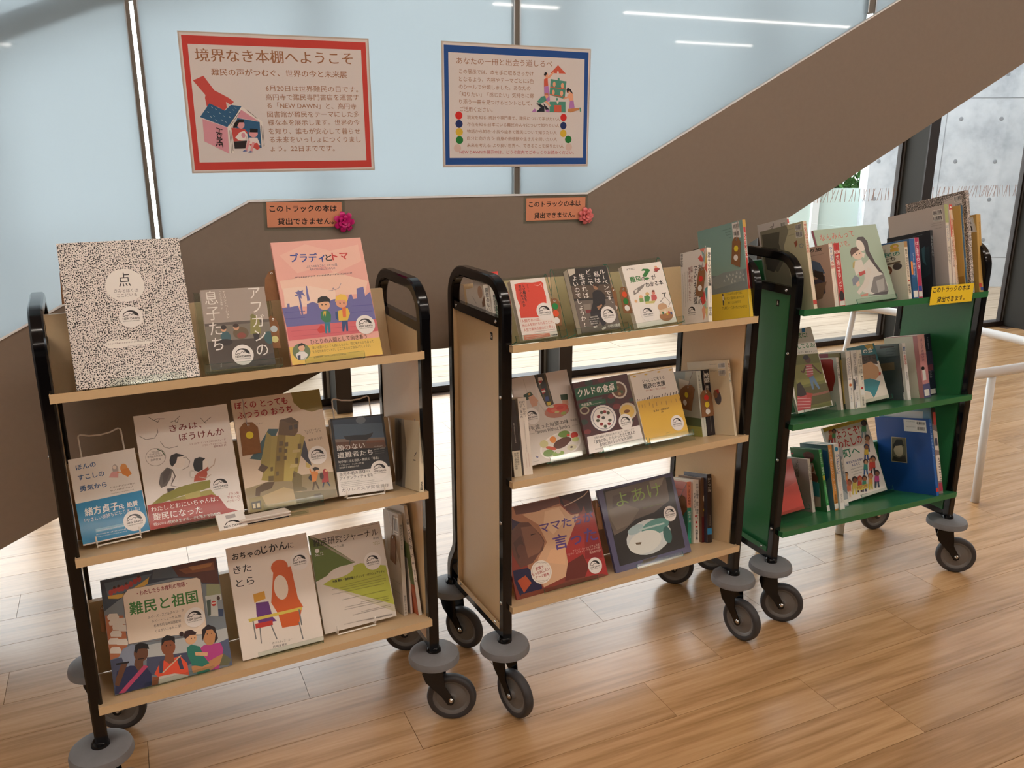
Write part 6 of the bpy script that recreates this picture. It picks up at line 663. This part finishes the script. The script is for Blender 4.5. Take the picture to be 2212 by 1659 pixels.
["S","paperback_book","white paperback with blue and red vertical lettering, green cart middle","books on the green cart",2,1,[0.6858,0.1025,0.724],15,0.0221,0.13,0.2198,0.017,611,611,"print",[[4,609,"難民",500,60,500,140,800,2],[4,609,"と",500,150,500,190,800,2],[4,610,"生きる",500,210,500,380,800,2],[4,1,"長坂道子",500,500,500,650,600,0],[0,167,100,850,900,850,900,970,100,970]],[],[],[],[],[]],
["S","picture_book","brown book showing a round patterned cover behind the white spine","books on the green cart",2,1,[0.762,0.1291,0.7169],15,0.0289,0.2,0.2409,0.0099,618,619,"print",[[5,612,500,100,500,600,30],[0,613,100,880,900,880,900,970,100,970]],[[5,614,323,53,833,58,28],[1,615,907,506,199,235,0],[1,616,916,273,114,104,0],[1,617,936,827,127,99,0]],[],[],[],[]],
["S","paperback_book","white and green paperback with a small figure at spine foot","books on the green cart",2,1,[0.7568,0.109,0.7223],15,0.0349,0.15,0.2421,0.0185,623,623,"print",[[5,531,400,50,400,500,50],[0,620,0,580,1000,580,1000,720,0,720],[0,621,100,740,900,740,900,850,100,850],[0,622,0,860,1000,860,1000,950,0,950]],[],[],[],[],[]],
["S","paperback_book","pink sunset-photo paperback with white figure on its spine","books on the green cart",2,1,[0.7676,0.0892,0.7276],15,0.0398,0.15,0.2448,0.0375,629,629,"print",[[0,624,0,0,1000,0,1000,300,0,300],[4,625,"ぼくらの夜明けは",500,60,500,420,400,0],[1,626,300,530,220,30,0],[0,627,150,560,600,560,600,720,150,720],[0,628,0,780,1000,780,1000,1000,0,1000],[0,613,120,870,800,870,800,970,120,970]],[],[],[],[],[]],
["S","paperback_book","dark navy paperback with a pink band at the end of the green shelf","books on the green cart",2,1,[0.8634,0.1287,0.717],15,0.039,0.15,0.242,0.0554,634,634,"print",[[5,630,650,50,650,250,30],[0,631,300,280,1000,280,1000,620,300,620],[0,632,0,500,900,500,900,600,0,600],[4,633,"ニ三の",600,580,600,720,250,0],[0,613,300,900,900,900,900,980,300,980]],[],[],[],[],[]],
["D","picture_book","plain orange-red book at the near end, bottom green shelf","books on the green cart",2,2,[0.1421,0.1,0.3553],26,0.0586,0.1386,0.1916,0.01,636,636,"print",[[0,635,0,0,1000,0,1000,450,0,600]],[],[],None,["e",0.1,1.1,0.05]],
["S","paperback_book","greyish pink paperback beside the plain orange-red book","books on the green cart",2,2,[0.2882,0.1294,0.3181],15,0.0143,0.13,0.2055,0.0139,573,639,"print",[[4,264,"ふたつの国境",500,100,500,400,800,0],[5,637,500,500,500,800,20]],[[4,1,"ふたつの国境",546,35,452,366,190,0],[5,638,294,124,285,372,12]],[],[],[],[]],
["S","picture_book","green picture book with painted children on its cover","books on the green cart",2,2,[0.3267,0.0948,0.3273],15,0.0652,0.17,0.2418,0.0152,650,651,"print",[[4,640,"子どもたちの",500,50,500,240,700,0],[4,640,"地球人",500,280,500,400,700,0],[0,641,200,420,800,420,800,490,200,490],[5,642,500,530,500,850,20],[0,167,50,900,950,900,950,990,50,990]],[[0,643,449,247,757,223,868,670,807,938,250,950,408,484],[1,402,639,109,197,65,0],[0,644,502,88,749,54,805,154,719,210,574,215],[1,645,641,317,133,57,0],[1,646,694,470,156,82,0],[0,647,553,516,875,540,819,771,440,770],[0,648,562,229,726,267,608,437,469,407],[1,649,37,99,67,13,0]],[],[],[],[]],
["S","paperback_book","orange-spined paperback between the green and white spines","books on the green cart",2,2,[0.3666,0.0942,0.3275],15,0.0252,0.15,0.2516,0.0197,656,657,"print",[[4,652,"わたしはどこにいても",500,60,500,550,600,0],[5,652,500,600,500,700,30],[4,653,"森本喜久男",500,760,500,900,400,0],[0,248,50,900,950,900,950,980,50,980]],[[0,654,0,0,982,0,978,39,812,41],[0,655,809,72,968,90,947,488,742,596]],[],[],[],[]],
["S","paperback_book","white paperback with blue title and leaf dot on its spine","books on the green cart",2,2,[0.3877,0.0863,0.3296],15,0.0184,0.15,0.2527,0.0238,378,662,"print",[[1,658,500,80,350,35,0],[4,659,"カンボジアに",500,150,500,460,700,2],[4,660,"心をよせて",500,500,500,720,600,0],[4,1,"ポアソン",500,760,500,880,400,0],[0,661,80,900,920,900,920,980,80,980]],[],[],[],[],[]],
["S","paperback_book","grey mottled paperback left of the welcoming children cover","books on the green cart",2,2,[0.4342,0.1116,0.3229],15,0.0243,0.15,0.2275,0.0226,665,665,"print",[[0,663,0,100,600,150,500,500,1000,600,1000,800,0,700],[0,664,400,200,1000,150,1000,400,500,450],[5,303,500,250,500,500,30],[0,248,80,880,920,880,920,970,80,970]],[],[],[],[],[]],
["D","picture_book","white book crowded with cheerful children round a red title","books on the green cart",2,2,[0.5636,0.14,0.3297],26,0.067,0.2322,0.3016,0.012,714,714,"print",[[0,666,0,0,1000,0,1000,45,-3,50],[3,299,"あなたの町から世界を変えよう",303,33,724,35,23,0],[3,667,"ようこそ!",248,187,773,187,113,2],[3,667,"わたしの",209,320,768,317,114,2],[3,668,"町へ",278,450,641,452,117,2],[3,669,"家をはなれてきた",284,532,669,540,34,2],[3,669,"人たちと",382,580,568,583,35,2],[5,287,343,617,600,618,18],[5,287,335,653,579,655,18],[5,287,352,690,546,691,15],[0,670,88,104,168,109,133,179,39,172],[2,671,316,67,169,25,227],[2,671,318,111,174,90,231],[1,670,146,78,53,36,0],[1,672,145,89,39,26,0],[0,673,167,96,240,101,209,165,123,158],[2,166,289,149,156,111,208],[2,166,290,189,160,170,212],[1,674,220,73,49,32,0],[1,675,219,82,35,23,0],[0,676,848,104,946,110,913,195,795,186],[2,677,396,829,183,784,253],[2,677,398,884,188,865,258],[1,678,916,72,67,43,0],[1,679,915,85,48,31,0],[0,680,829,300,923,307,890,389,779,380],[2,681,374,812,377,768,444],[2,681,376,863,383,846,450],[1,682,894,270,63,42,0],[1,683,893,283,46,30,0],[0,449,756,409,842,415,812,493,709,484],[2,684,345,739,481,698,544],[2,684,347,787,486,770,549],[1,685,816,381,58,39,0],[1,675,815,392,42,28,0],[0,686,650,594,729,601,700,674,605,665],[2,687,319,633,662,595,722],[2,687,320,677,668,661,727],[1,682,706,568,54,37,0],[1,595,705,579,39,27,0],[0,688,814,588,911,596,877,684,762,673],[2,689,387,796,670,751,742],[2,689,389,849,677,831,748],[1,678,881,557,65,44,0],[1,683,881,570,47,32,0],[0,690,778,589,842,595,820,653,743,646],[2,690,257,765,644,736,691],[2,690,257,801,648,788,695],[1,691,823,568,43,30,0],[1,672,822,577,31,21,0],[0,692,157,791,244,799,207,882,104,871],[2,693,347,134,868,88,936],[2,693,348,182,875,160,942],[1,694,220,761,58,42,0],[1,695,218,774,42,30,0],[0,696,295,776,383,784,347,867,243,857],[2,696,350,274,854,229,921],[2,696,351,322,860,301,928],[1,567,358,747,59,42,0],[1,697,357,759,43,30,0],[0,698,414,781,495,789,463,864,368,855],[2,699,320,396,852,355,914],[2,699,322,440,858,422,920],[1,698,472,755,54,38,0],[1,700,470,766,39,28,0],[0,701,513,795,593,802,563,878,466,868],[2,702,323,495,865,455,928],[2,702,324,539,872,522,933],[1,567,570,768,54,38,0],[1,703,569,779,40,28,0],[0,704,661,790,743,797,713,873,616,863],[2,705,326,645,861,606,923],[2,705,328,690,867,673,929],[1,706,719,762,55,39,0],[1,707,718,774,40,28,0],[0,708,810,779,901,787,869,871,761,860],[2,120,363,793,857,751,926],[2,120,364,843,864,826,932],[1,567,873,749,61,42,0],[1,709,872,761,44,31,0],[0,710,164,670,226,676,199,734,126,727],[2,711,248,147,725,115,773],[2,711,249,182,729,166,777],[1,682,209,649,42,30,0],[1,712,208,658,30,21,0],[0,713,358,838,606,847,582,906,340,895],[3,706,"WELCOME",348,884,578,889,37,2],[5,287,371,967,512,970,19]],[],[],None,["e",0.35,1.08,0.06]],
["S","picture_book","large blue picture book with a portrait photo on its cover","books on the green cart",2,2,[0.7749,-0.0115,0.3558],15,0.0236,0.27,0.3014,0.0134,723,724,"print",[[4,715,"わたしのいもうとへ",500,50,500,500,700,0],[0,166,0,900,1000,900,1000,950,0,950]],[[0,716,549,12,948,22,946,180,542,170],[6,788,39,929,42,925,83,782,82],[6,789,108,929,108,923,154,783,153],[5,717,601,45,748,46,13],[5,717,586,116,744,116,13],[0,718,285,259,564,261,536,604,238,602],[0,719,296,267,551,268,526,595,251,592],[1,720,395,428,89,96,0],[0,721,302,372,380,289,484,287,508,380,476,366,343,385,300,431],[0,722,246,592,290,524,390,543,512,499,521,595]],[],[],[],[]],
["S","picture_book","pale blue picture book with a barcode behind the large blue one","books on the green cart",2,2,[0.794,0.0031,0.3519],15,0.0115,0.25,0.3449,0.0115,726,727,"print",[],[[0,725,124,36,888,51,870,137,110,117],[5,717,184,57,480,63,13]],[],[],[],[]],
["S","paperback_book","mottled many-coloured spine against the green side panel","books on the green cart",2,2,[0.8097,0.0015,0.3523],15,0.0144,0.15,0.3391,0.0218,733,733,"print",[[0,728,0,0,1000,0,1000,180,0,180],[0,729,300,50,1000,50,1000,200,300,200],[0,584,0,250,1000,280,1000,500,0,480],[0,730,200,350,800,350,800,440,200,440],[0,731,0,550,1000,550,1000,850,0,850],[5,728,500,580,500,840,40],[0,732,100,870,1000,870,1000,970,100,970]],[],[],[],[],[]]]
def sticker_mesh():
    mb = MB(); r = .0255; pts = [(r * math.cos(2 * math.pi * i / 40), r * math.sin(2 * math.pi * i / 40)) for i in range(40)]
    mb.prism(pts, flat, 0, .0002, tuple(lin('#efe9e4')))
    z = .0003
    def P(pp, c):
        nonlocal z
        mb.add([(a * r, b * r, z) for a, b in pp], [tuple(range(len(pp)))], c); z += 2.5e-5
    dk = tuple(lin('#1d1819')); wh = tuple(lin('#efe9e4'))
    P([(.68 * math.cos(math.pi * i / 24), .06 + .58 * math.sin(math.pi * i / 24)) for i in range(25)], dk)
    P([(-.12 + .50 * math.cos(math.pi * i / 20), .05 + .46 * math.sin(math.pi * i / 20)) for i in range(21)], wh)
    P([(-.66, .06), (-.42, .2), (-.28, .13), (-.02, .38), (.1, .25), (.22, .33), (.66, .06)], dk)
    P([(-.56, .06), (-.42, .145), (-.28, .07), (-.02, .32), (.09, .18), (.21, .265), (.56, .06)], wh)
    P([(-.02, .32), (.06, .22), (.02, .2), (-.01, .12), (-.05, .2), (-.08, .26)], wh)
    A = Art(mb, 2 * r, 2 * r, lambda a, b, zz: (a - r, b - r, zz), z)
    def T(txt, x0, x1, y, h, bold):
        g = glyphs(txt, bold); kx = (x1 - x0) * r / (g[3] - g[2]); ky = h * r / (g[5] - g[4])
        mb.add([((x0 * r + (vx - g[2]) * kx), y * r + (vy - g[4]) * ky, z) for vx, vy in g[0]], g[1], dk)
    T('NEW DAWN', -.7, .7, -.24, .2, 2); T('SUPPORTING REFUGEES', -.68, .68, -.42, .085, 1)
    return mb.mesh('round_sticker', M['print'])
ME['sticker'] = sticker_mesh()
DOT = MB().lathe([(0, .0004), (.0075, .0004), (.0078, 0)], 18)
DM = {}
def dot_mesh(ci):
    if ci not in DM:
        d = MB(); d.v, d.f, d.mi = list(DOT.v), list(DOT.f), list(DOT.mi); d.c = [PAL[ci]] * len(DOT.f); DM[ci] = d.mesh('dot_sticker', M['matte'])
    return DM[ci]
def paper_tag(parent, t, mw=None):
    q, dots, strp, off = t; q = [Vector((q[i] / 1000, q[i + 1] / 1000)) for i in range(0, 8, 2)]; z = off / 1000 if off < 0 else .0016 + off / 10000
    def bi(u, v): return (q[0] * (1 - u) + q[1] * u) * (1 - v) + (q[3] * (1 - u) + q[2] * u) * v
    out = [bi(0, .17), bi(.27, 0), bi(.73, 0), bi(1, .17), bi(1, 1), bi(0, 1)]
    o = obj('paper_tag', MB().prism([(p.x, p.y) for p in out], flat, z, z + .0008).mesh('paper_tag', M['kraft']), parent, mw)
    n = len(dots); wd = (q[1] - q[0]).length
    h = bi(.5, .09)
    obj('eyelet', MB().lathe([(.0016, .0002), (.0022, .0009), (.0032, .0006), (.0034, 0)], 14).mesh('eyelet', M['chrome'], True), o, T_((h.x, h.y, z + .0008)))
    s = min(1.25, max(.7, wd / .026))
    for i, c in enumerate(dots):
        if c < 0: continue
        p = bi(.5, .13 + .8 * i / max(n - 1, 1)) if n > 1 else bi(.5, .5)
        if n == 3 and i > 0: p = bi(.5, (.40, .72)[i - 1])
        if n == 4 and i > 0: p = bi(.5, (.29, .55, .81)[i - 1])
        obj('dot_sticker', dot_mesh(c), o, T_((p.x, p.y, z + .0009)) @ Matrix.Scale(s, 4))
    if strp:
        P = [Vector((strp[i] / 1000, strp[i + 1] / 1000)) for i in range(0, len(strp), 2)]; path = []
        a, b = P[0], P[-1]
        for i in range(9):
            f_ = i / 8; p = a * (1 - f_) + b * f_; path.append((p.x + .0012 * math.sin(f_ * 9), p.y, z + .0022))
        obj('string', MB().tube(path, .0011, 6).mesh('string', M['string'], True), o)
def acrylic(parent_mw, label, x0, x1, h, t, fl, tall):
    """bent clear stand in the book's own frame: front lip, ledge, back plate, rear prop"""
    o = thing('acrylic_stand', label, 'book stand', parent_mw, 'clear acrylic book stands')
    yb = -.0035; zr = -t - .0035; zf = .0135
    top = h + tall if tall > 0 else h * .62
    foot = -t - .075; yf = .19 * (t + .075) - fl + .003
    prof = [(zf, .0125), (zf, yb), (zr, yb), (zr, top - .012), (zr - .004, top - .003), (zr - .011, top), (zr - .018, top - .005), (foot, yf)]
    mb = MB().sheet([(z, y) for z, y in prof], .0026, x0, x1, None, 0, 1)
    me = mb
    me.v = [(x, b, a) for x, a, b in me.v]
    obj('bent_sheet', me.mesh('bent_sheet', [M['acryl'], M['acryledge']], False), o)
    if fl > .004: 
        fb = MB().box(x0, x1, -fl + .0012, yb - .0012, zf - .0013, zf + .0013); obj('front_foot', fb.mesh('front_foot', M['acrylfoot']), o)
    return o
def wire(parent_mw, label, x0, x1, h, t, fl, tall):
    o = thing('wire_stand', label, 'book stand', parent_mw, 'white wire book stands')
    zb = -t - .0045; top = h + tall if tall > 0 else h * .7; xm = (x0 + x1) / 2; r = .006; yb = -.0042
    path = [(x0, .015, .0135), (x0, .002, .0145), (x0, yb, .010), (x0, yb, zb + .004), (x0, yb + .006, zb), (x0, top - r, zb), (x0 + r * .3, top - r * .3, zb), (x0 + r, top, zb)]
    path += [(x0 + (x1 - x0) * f_, top - .009 * math.sin(math.pi * f_), zb) for f_ in (.25, .5, .75)]
    path += [(x1 - p[0] + x0, p[1], p[2]) for p in path[7::-1]]
    obj('wire_frame', MB().tube(path, .0021, 8).mesh('wire_frame', M['wire'], True), o)
    fz = -t - .08; yf = .19 * (t + .08) - fl + .003
    leg = [(x0, h * .55, zb - .004), (x0, yf + .004, fz), (x0 + .006, yf, fz - .002), (x1 - .006, yf, fz - .002), (x1, yf + .004, fz), (x1, h * .55, zb - .004)]
    obj('rear_leg', MB().tube(leg, .0021, 8).mesh('rear_leg', M['wire'], True), o)
    fr = [(x0, -fl + .003, .008), (x0, yb - .004, .008), (x1, yb - .004, .008), (x1, -fl + .003, .008)]
    if fl > .012: obj('front_foot', MB().tube(fr, .0021, 8).mesh('front_foot', M['wire'], True), o)
    return o
def book_frame(ci, pos, al, rho):
    a = R_(al); X = Vector((1, 0, 0)); V = Vector((0, math.sin(a), math.cos(a))); N = X.cross(V)
    X2 = X * math.cos(rho) + V * math.sin(rho); V2 = -X * math.sin(rho) + V * math.cos(rho)
    return CM[ci] @ basis(X2, V2, N, pos)
def cover_mesh(w_, h, t, base, spinec, hard, spine_left, m):
    """case of a book lying in x 0..w (minus half), y 0..h, z -t..0"""
    b = .0024 if hard else .0009; mb = MB(); x0, x1 = -w_ / 2, w_ / 2
    mb.box(x0, x1, 0, h, -b, 0, base); mb.box(x0, x1, 0, h, -t, -t + b, base)
    if spine_left: mb.box(x0 - .0002, x0 + b, 0, h, -t + b, -b, spinec)
    else: mb.box(x1 - b, x1 + .0002, 0, h, -t + b, -b, spinec)
    return mb.mesh('cover', m)
def pages_mesh(w_, h, t, hard, spine_left):
    b = .0024 if hard else .0009; i = .004 if hard else .0006; x0, x1 = -w_ / 2, w_ / 2
    if spine_left: x0 += b; x1 -= i
    else: x0 += i; x1 -= b
    return MB().box(x0, x1, i, h - i, -t + b, -b).mesh('page_block', M['page'])
STAND_LABEL = {'a': 'clear acrylic stand under the %s', 'f': 'clear acrylic stand under the %s', 'e': 'clear acrylic stand under the %s', 't': 'tall clear acrylic stand behind the %s', 'T': 'tall clear acrylic stand behind the %s', 'w': 'white wire stand under the %s'}
def short(lb): return ' '.join(lb.split()[:10])
for B in BOOKS:
    if B[0] == 'D':
        _, name, label, group, ci, sh, pos, al, rho, w_, h, t, base, spc, mt, art, st, tags, band, stand = B
        mw = book_frame(ci, pos, al, rho); o = thing(name, label, 'book', mw, group)
        hard = name in ('picture_book', 'hardback_book'); sl = name != 'paperback_book'
        obj('cover', cover_mesh(w_, h, t, PAL[base], PAL[spc], hard, sl, M['dots' if mt == 'dots' else 'print']), o)
        obj('page_block', pages_mesh(w_, h, t, hard, sl), o)
        mb = MB(); A = Art(mb, w_, h, lambda a, b, z, ww=w_: (a - ww / 2, b, z)); A.run(art)
        if mb.f: obj('cover_print', mb.mesh('cover_print', M['print']), o)
        zt = A.z
        for u, v in st: obj('round_sticker', ME['sticker'], o, T_((u / 1000 * w_ - w_ / 2, h - v / 1000 * h, zt)))
        for tg in tags: paper_tag(o, tg)
        if stand:
            k, a, b, hb = stand; fl = pos[2] - (ZS[sh] - (pos[1] - YL) * TAN15)
            x0, x1 = (a - .5) * w_, (b - .5) * w_
            (wire if k == 'w' else acrylic)(mw, STAND_LABEL[k] % short(label), x0, x1, h, t, fl, (hb if k in 'tTw' else 0) * (h if k in 'tT' else 1) if hb else 0)
    else:
        _, name, label, group, ci, sh, pos, al, rho, dep, h, t, base, side, mt, art, sart, st, sst, tags, ftags = B
        dep = min(dep, (.243 - pos[1]) / math.cos(R_(15))); pos = list(pos); pos[0] = min(max(pos[0], t / 2 + .003), W - .003 - t / 2)
        mw = book_frame(ci, pos, al, rho); o = thing(name, label, 'book', mw, group)
        hard = name in ('picture_book', 'hardback_book'); b = .0022 if hard else .0008; i = .004 if hard else .0006; mb = MB()
        mb.box(-t / 2, -t / 2 + b, 0, h, -dep, 0, PAL[side]); mb.box(t / 2 - b, t / 2, 0, h, -dep, 0, PAL[side]); mb.box(-t / 2 + b, t / 2 - b, 0, h, -b, 0, PAL[base])
        obj('cover', mb.mesh('cover', M['speckle' if mt == 'dots' else 'print']), o)
        obj('page_block', MB().box(-t / 2 + b, t / 2 - b, i, h - i, -dep + i, -b).mesh('page_block', M['page']), o)
        mb = MB(); Art(mb, t, h, lambda a, b_, z, tt=t: (a - tt / 2, b_, z)).run(art)
        if mb.f: obj('spine_print', mb.mesh('spine_print', M['print']), o)
        mb = MB(); A = Art(mb, dep, h, lambda a, b_, z, tt=t, dd=dep: (-tt / 2 - z, b_, a - dd)); A.run(sart)
        if mb.f: obj('cover_print', mb.mesh('cover_print', M['print']), o)
        sm = basis((0, 0, 1), (0, 1, 0), (-1, 0, 0), (-t / 2, 0, -dep / 2))
        for u, v in sst: obj('round_sticker', ME['sticker'], o, sm @ T_((u / 1000 * dep - dep / 2, h - v / 1000 * h, A.z)))
        for tg in tags: paper_tag(o, tg, sm)
        for tg in ftags: paper_tag(o, tg)
# ------------------------------------------------------------------ small things on the left truck
def shelf_pt(ci, x, y, sh): return CM[ci] @ Vector((x, y, ZS[sh] - (y - YL) * TAN15))
SLM = Matrix.Rotation(-R_(15), 4, 'X')
mwc = CM[0] @ T_((.355, .022, ZS[1] - .0425 * TAN15 + .0005)) @ Matrix.Rotation(R_(4), 4, 'Z') @ Matrix.Rotation(R_(38), 4, 'X') 
cs = MB(); cs.box(-.034, .034, 0, .044, -.012, 0)
o = thing('card_pad', 'small white pad of shop cards leaning before the red banded book', 'cards', CM[0] @ T_((.355, -.004, ZS[1] - .004)) @ Matrix.Rotation(R_(5), 4, 'Z') @ Matrix.Rotation(R_(42), 4, 'X'))
for k in range(6): obj('card', MB().box(-.034 + .0004 * (k % 3), .034 + .0004 * (k % 2), .0005 * (k % 2), .044, -.002 * (k + 1) + .0003, -.002 * k).mesh('card', M['page']), o)
mb = MB(); A = Art(mb, .068, .044, lambda a, b, z: (a - .034, b, z)); A.poly([(0, 0), (.068, 0), (.068, .044), (0, .044)], WHITE); A.poly([(.022, .028), (.046, .028), (.046, .038), (.022, .038)], tuple(lin('#b5b0ae')))
A.poly([(.034 + .018 * math.cos(math.pi * i / 14), .012 + .010 * math.sin(math.pi * i / 14)) for i in range(15)], INK); A.poly([(.031 + .013 * math.cos(math.pi * i / 14), .0118 + .0075 * math.sin(math.pi * i / 14)) for i in range(15)], WHITE)
A.poly([(.016, .012), (.024, .016), (.031, .019), (.038, .015), (.052, .012)], WHITE)
gl_ = glyphs('NEW DAWN', 2); kx = .044 / (gl_[3] - gl_[2]); ky = .0055 / (gl_[5] - gl_[4]); A.glyph(gl_, INK, lambda x, y: (.012 + (x - gl_[2]) * kx, .0045 + (y - gl_[4]) * ky))
obj('card_print', mb.mesh('card_print', M['matte']), o)
lc = ['#e8e0d6', '#cbb6b0', '#ece6de', '#2a2626']
for k in range(4):
    x, y = .436 - .004 * (k % 2), .02 + .002 * k
    mwl = CM[0] @ T_((x, y, ZS[1] - (y - YL) * TAN15 + .0042 * (3 - k))) @ SLM @ Matrix.Rotation(R_(1.5 - k), 4, 'Z')
    mb = MB().box(-.062, .062, -.022, .05, .0004, .0022, tuple(lin(lc[k]))).box(-.0622, .0622, -.0222, .05, .0022, .0038, tuple(lin('#efe8e0' if k < 3 else '#2a2626')))
    tag(obj('leaflet', mb.mesh('leaflet', M['matte']), None, mwl), ['white folded leaflet on top of the small pile', 'folded leaflet with pinkish edge, second in the small pile', 'white folded leaflet, third from the top of the pile', 'dark covered leaflet at the bottom of the small pile'][k] + ' on the left cream cart', 'leaflet', 'leaflets on the middle shelf')
o = thing('clear_tray', 'clear acrylic leaflet tray beside the small pile of leaflets', 'tray', CM[0] @ T_((.52, .012, ZS[1] - .0326 * TAN15)) @ SLM)
mb = MB().sheet([(.03, .0015), (-.018, .0015), (-.023, .004), (-.024, .012)], .002, -.022, .022); obj('bent_sheet', mb.mesh('bent_sheet', [M['acryl']]), o)
# ------------------------------------------------------------------ white tubular rails behind the green truck
def rounded(x0, x1, y0, y1, r, z, n=10):
    P = []
    for cx, cy, a0 in ((x1 - r, y0 + r, -90), (x1 - r, y1 - r, 0), (x0 + r, y1 - r, 90), (x0 + r, y0 + r, 180)):
        for i in range(n + 1): a = R_(a0 + 90 * i / n); P.append(bl(cx + r * math.cos(a), cy + r * math.sin(a), z))
    return P
def rail(label, x0, x1, y0, y1, r, z, legs):
    o = thing('tube_rail', label, 'rail', Matrix.Identity(4), 'white tubular rails')
    obj('ring_tube', MB().tube(rounded(x0, x1, y0, y1, r, z), .024, 14, True).mesh('ring_tube', M['tube'], True), o)
    for (a, b, c, d) in legs: obj('leg', MB().tube([bl(a, b, z - .01), bl(c, d, 0)], .0185, 12).mesh('leg', M['tube'], True), o)
rail('large white tubular ring frame on legs behind the green cart', 2.75, 4.33, 2.64, 4.25, .44, .635, [(3.60, 2.645, 3.55, 2.59), (2.88, 2.76, 2.69, 2.58), (4.22, 4.14, 4.2, 4.2), (2.9, 4.12, 2.85, 4.18)])
rail('narrow white tubular frame on legs behind the middle cart', 1.83, 2.36, 2.63, 2.97, .12, .635, [(1.88, 2.67, 1.87, 2.57), (2.30, 2.68, 2.29, 2.62), (2.30, 2.92, 2.3, 2.95), (2.08, 2.94, 2.10, 2.97)])
bpy.data.objects.remove(FO)
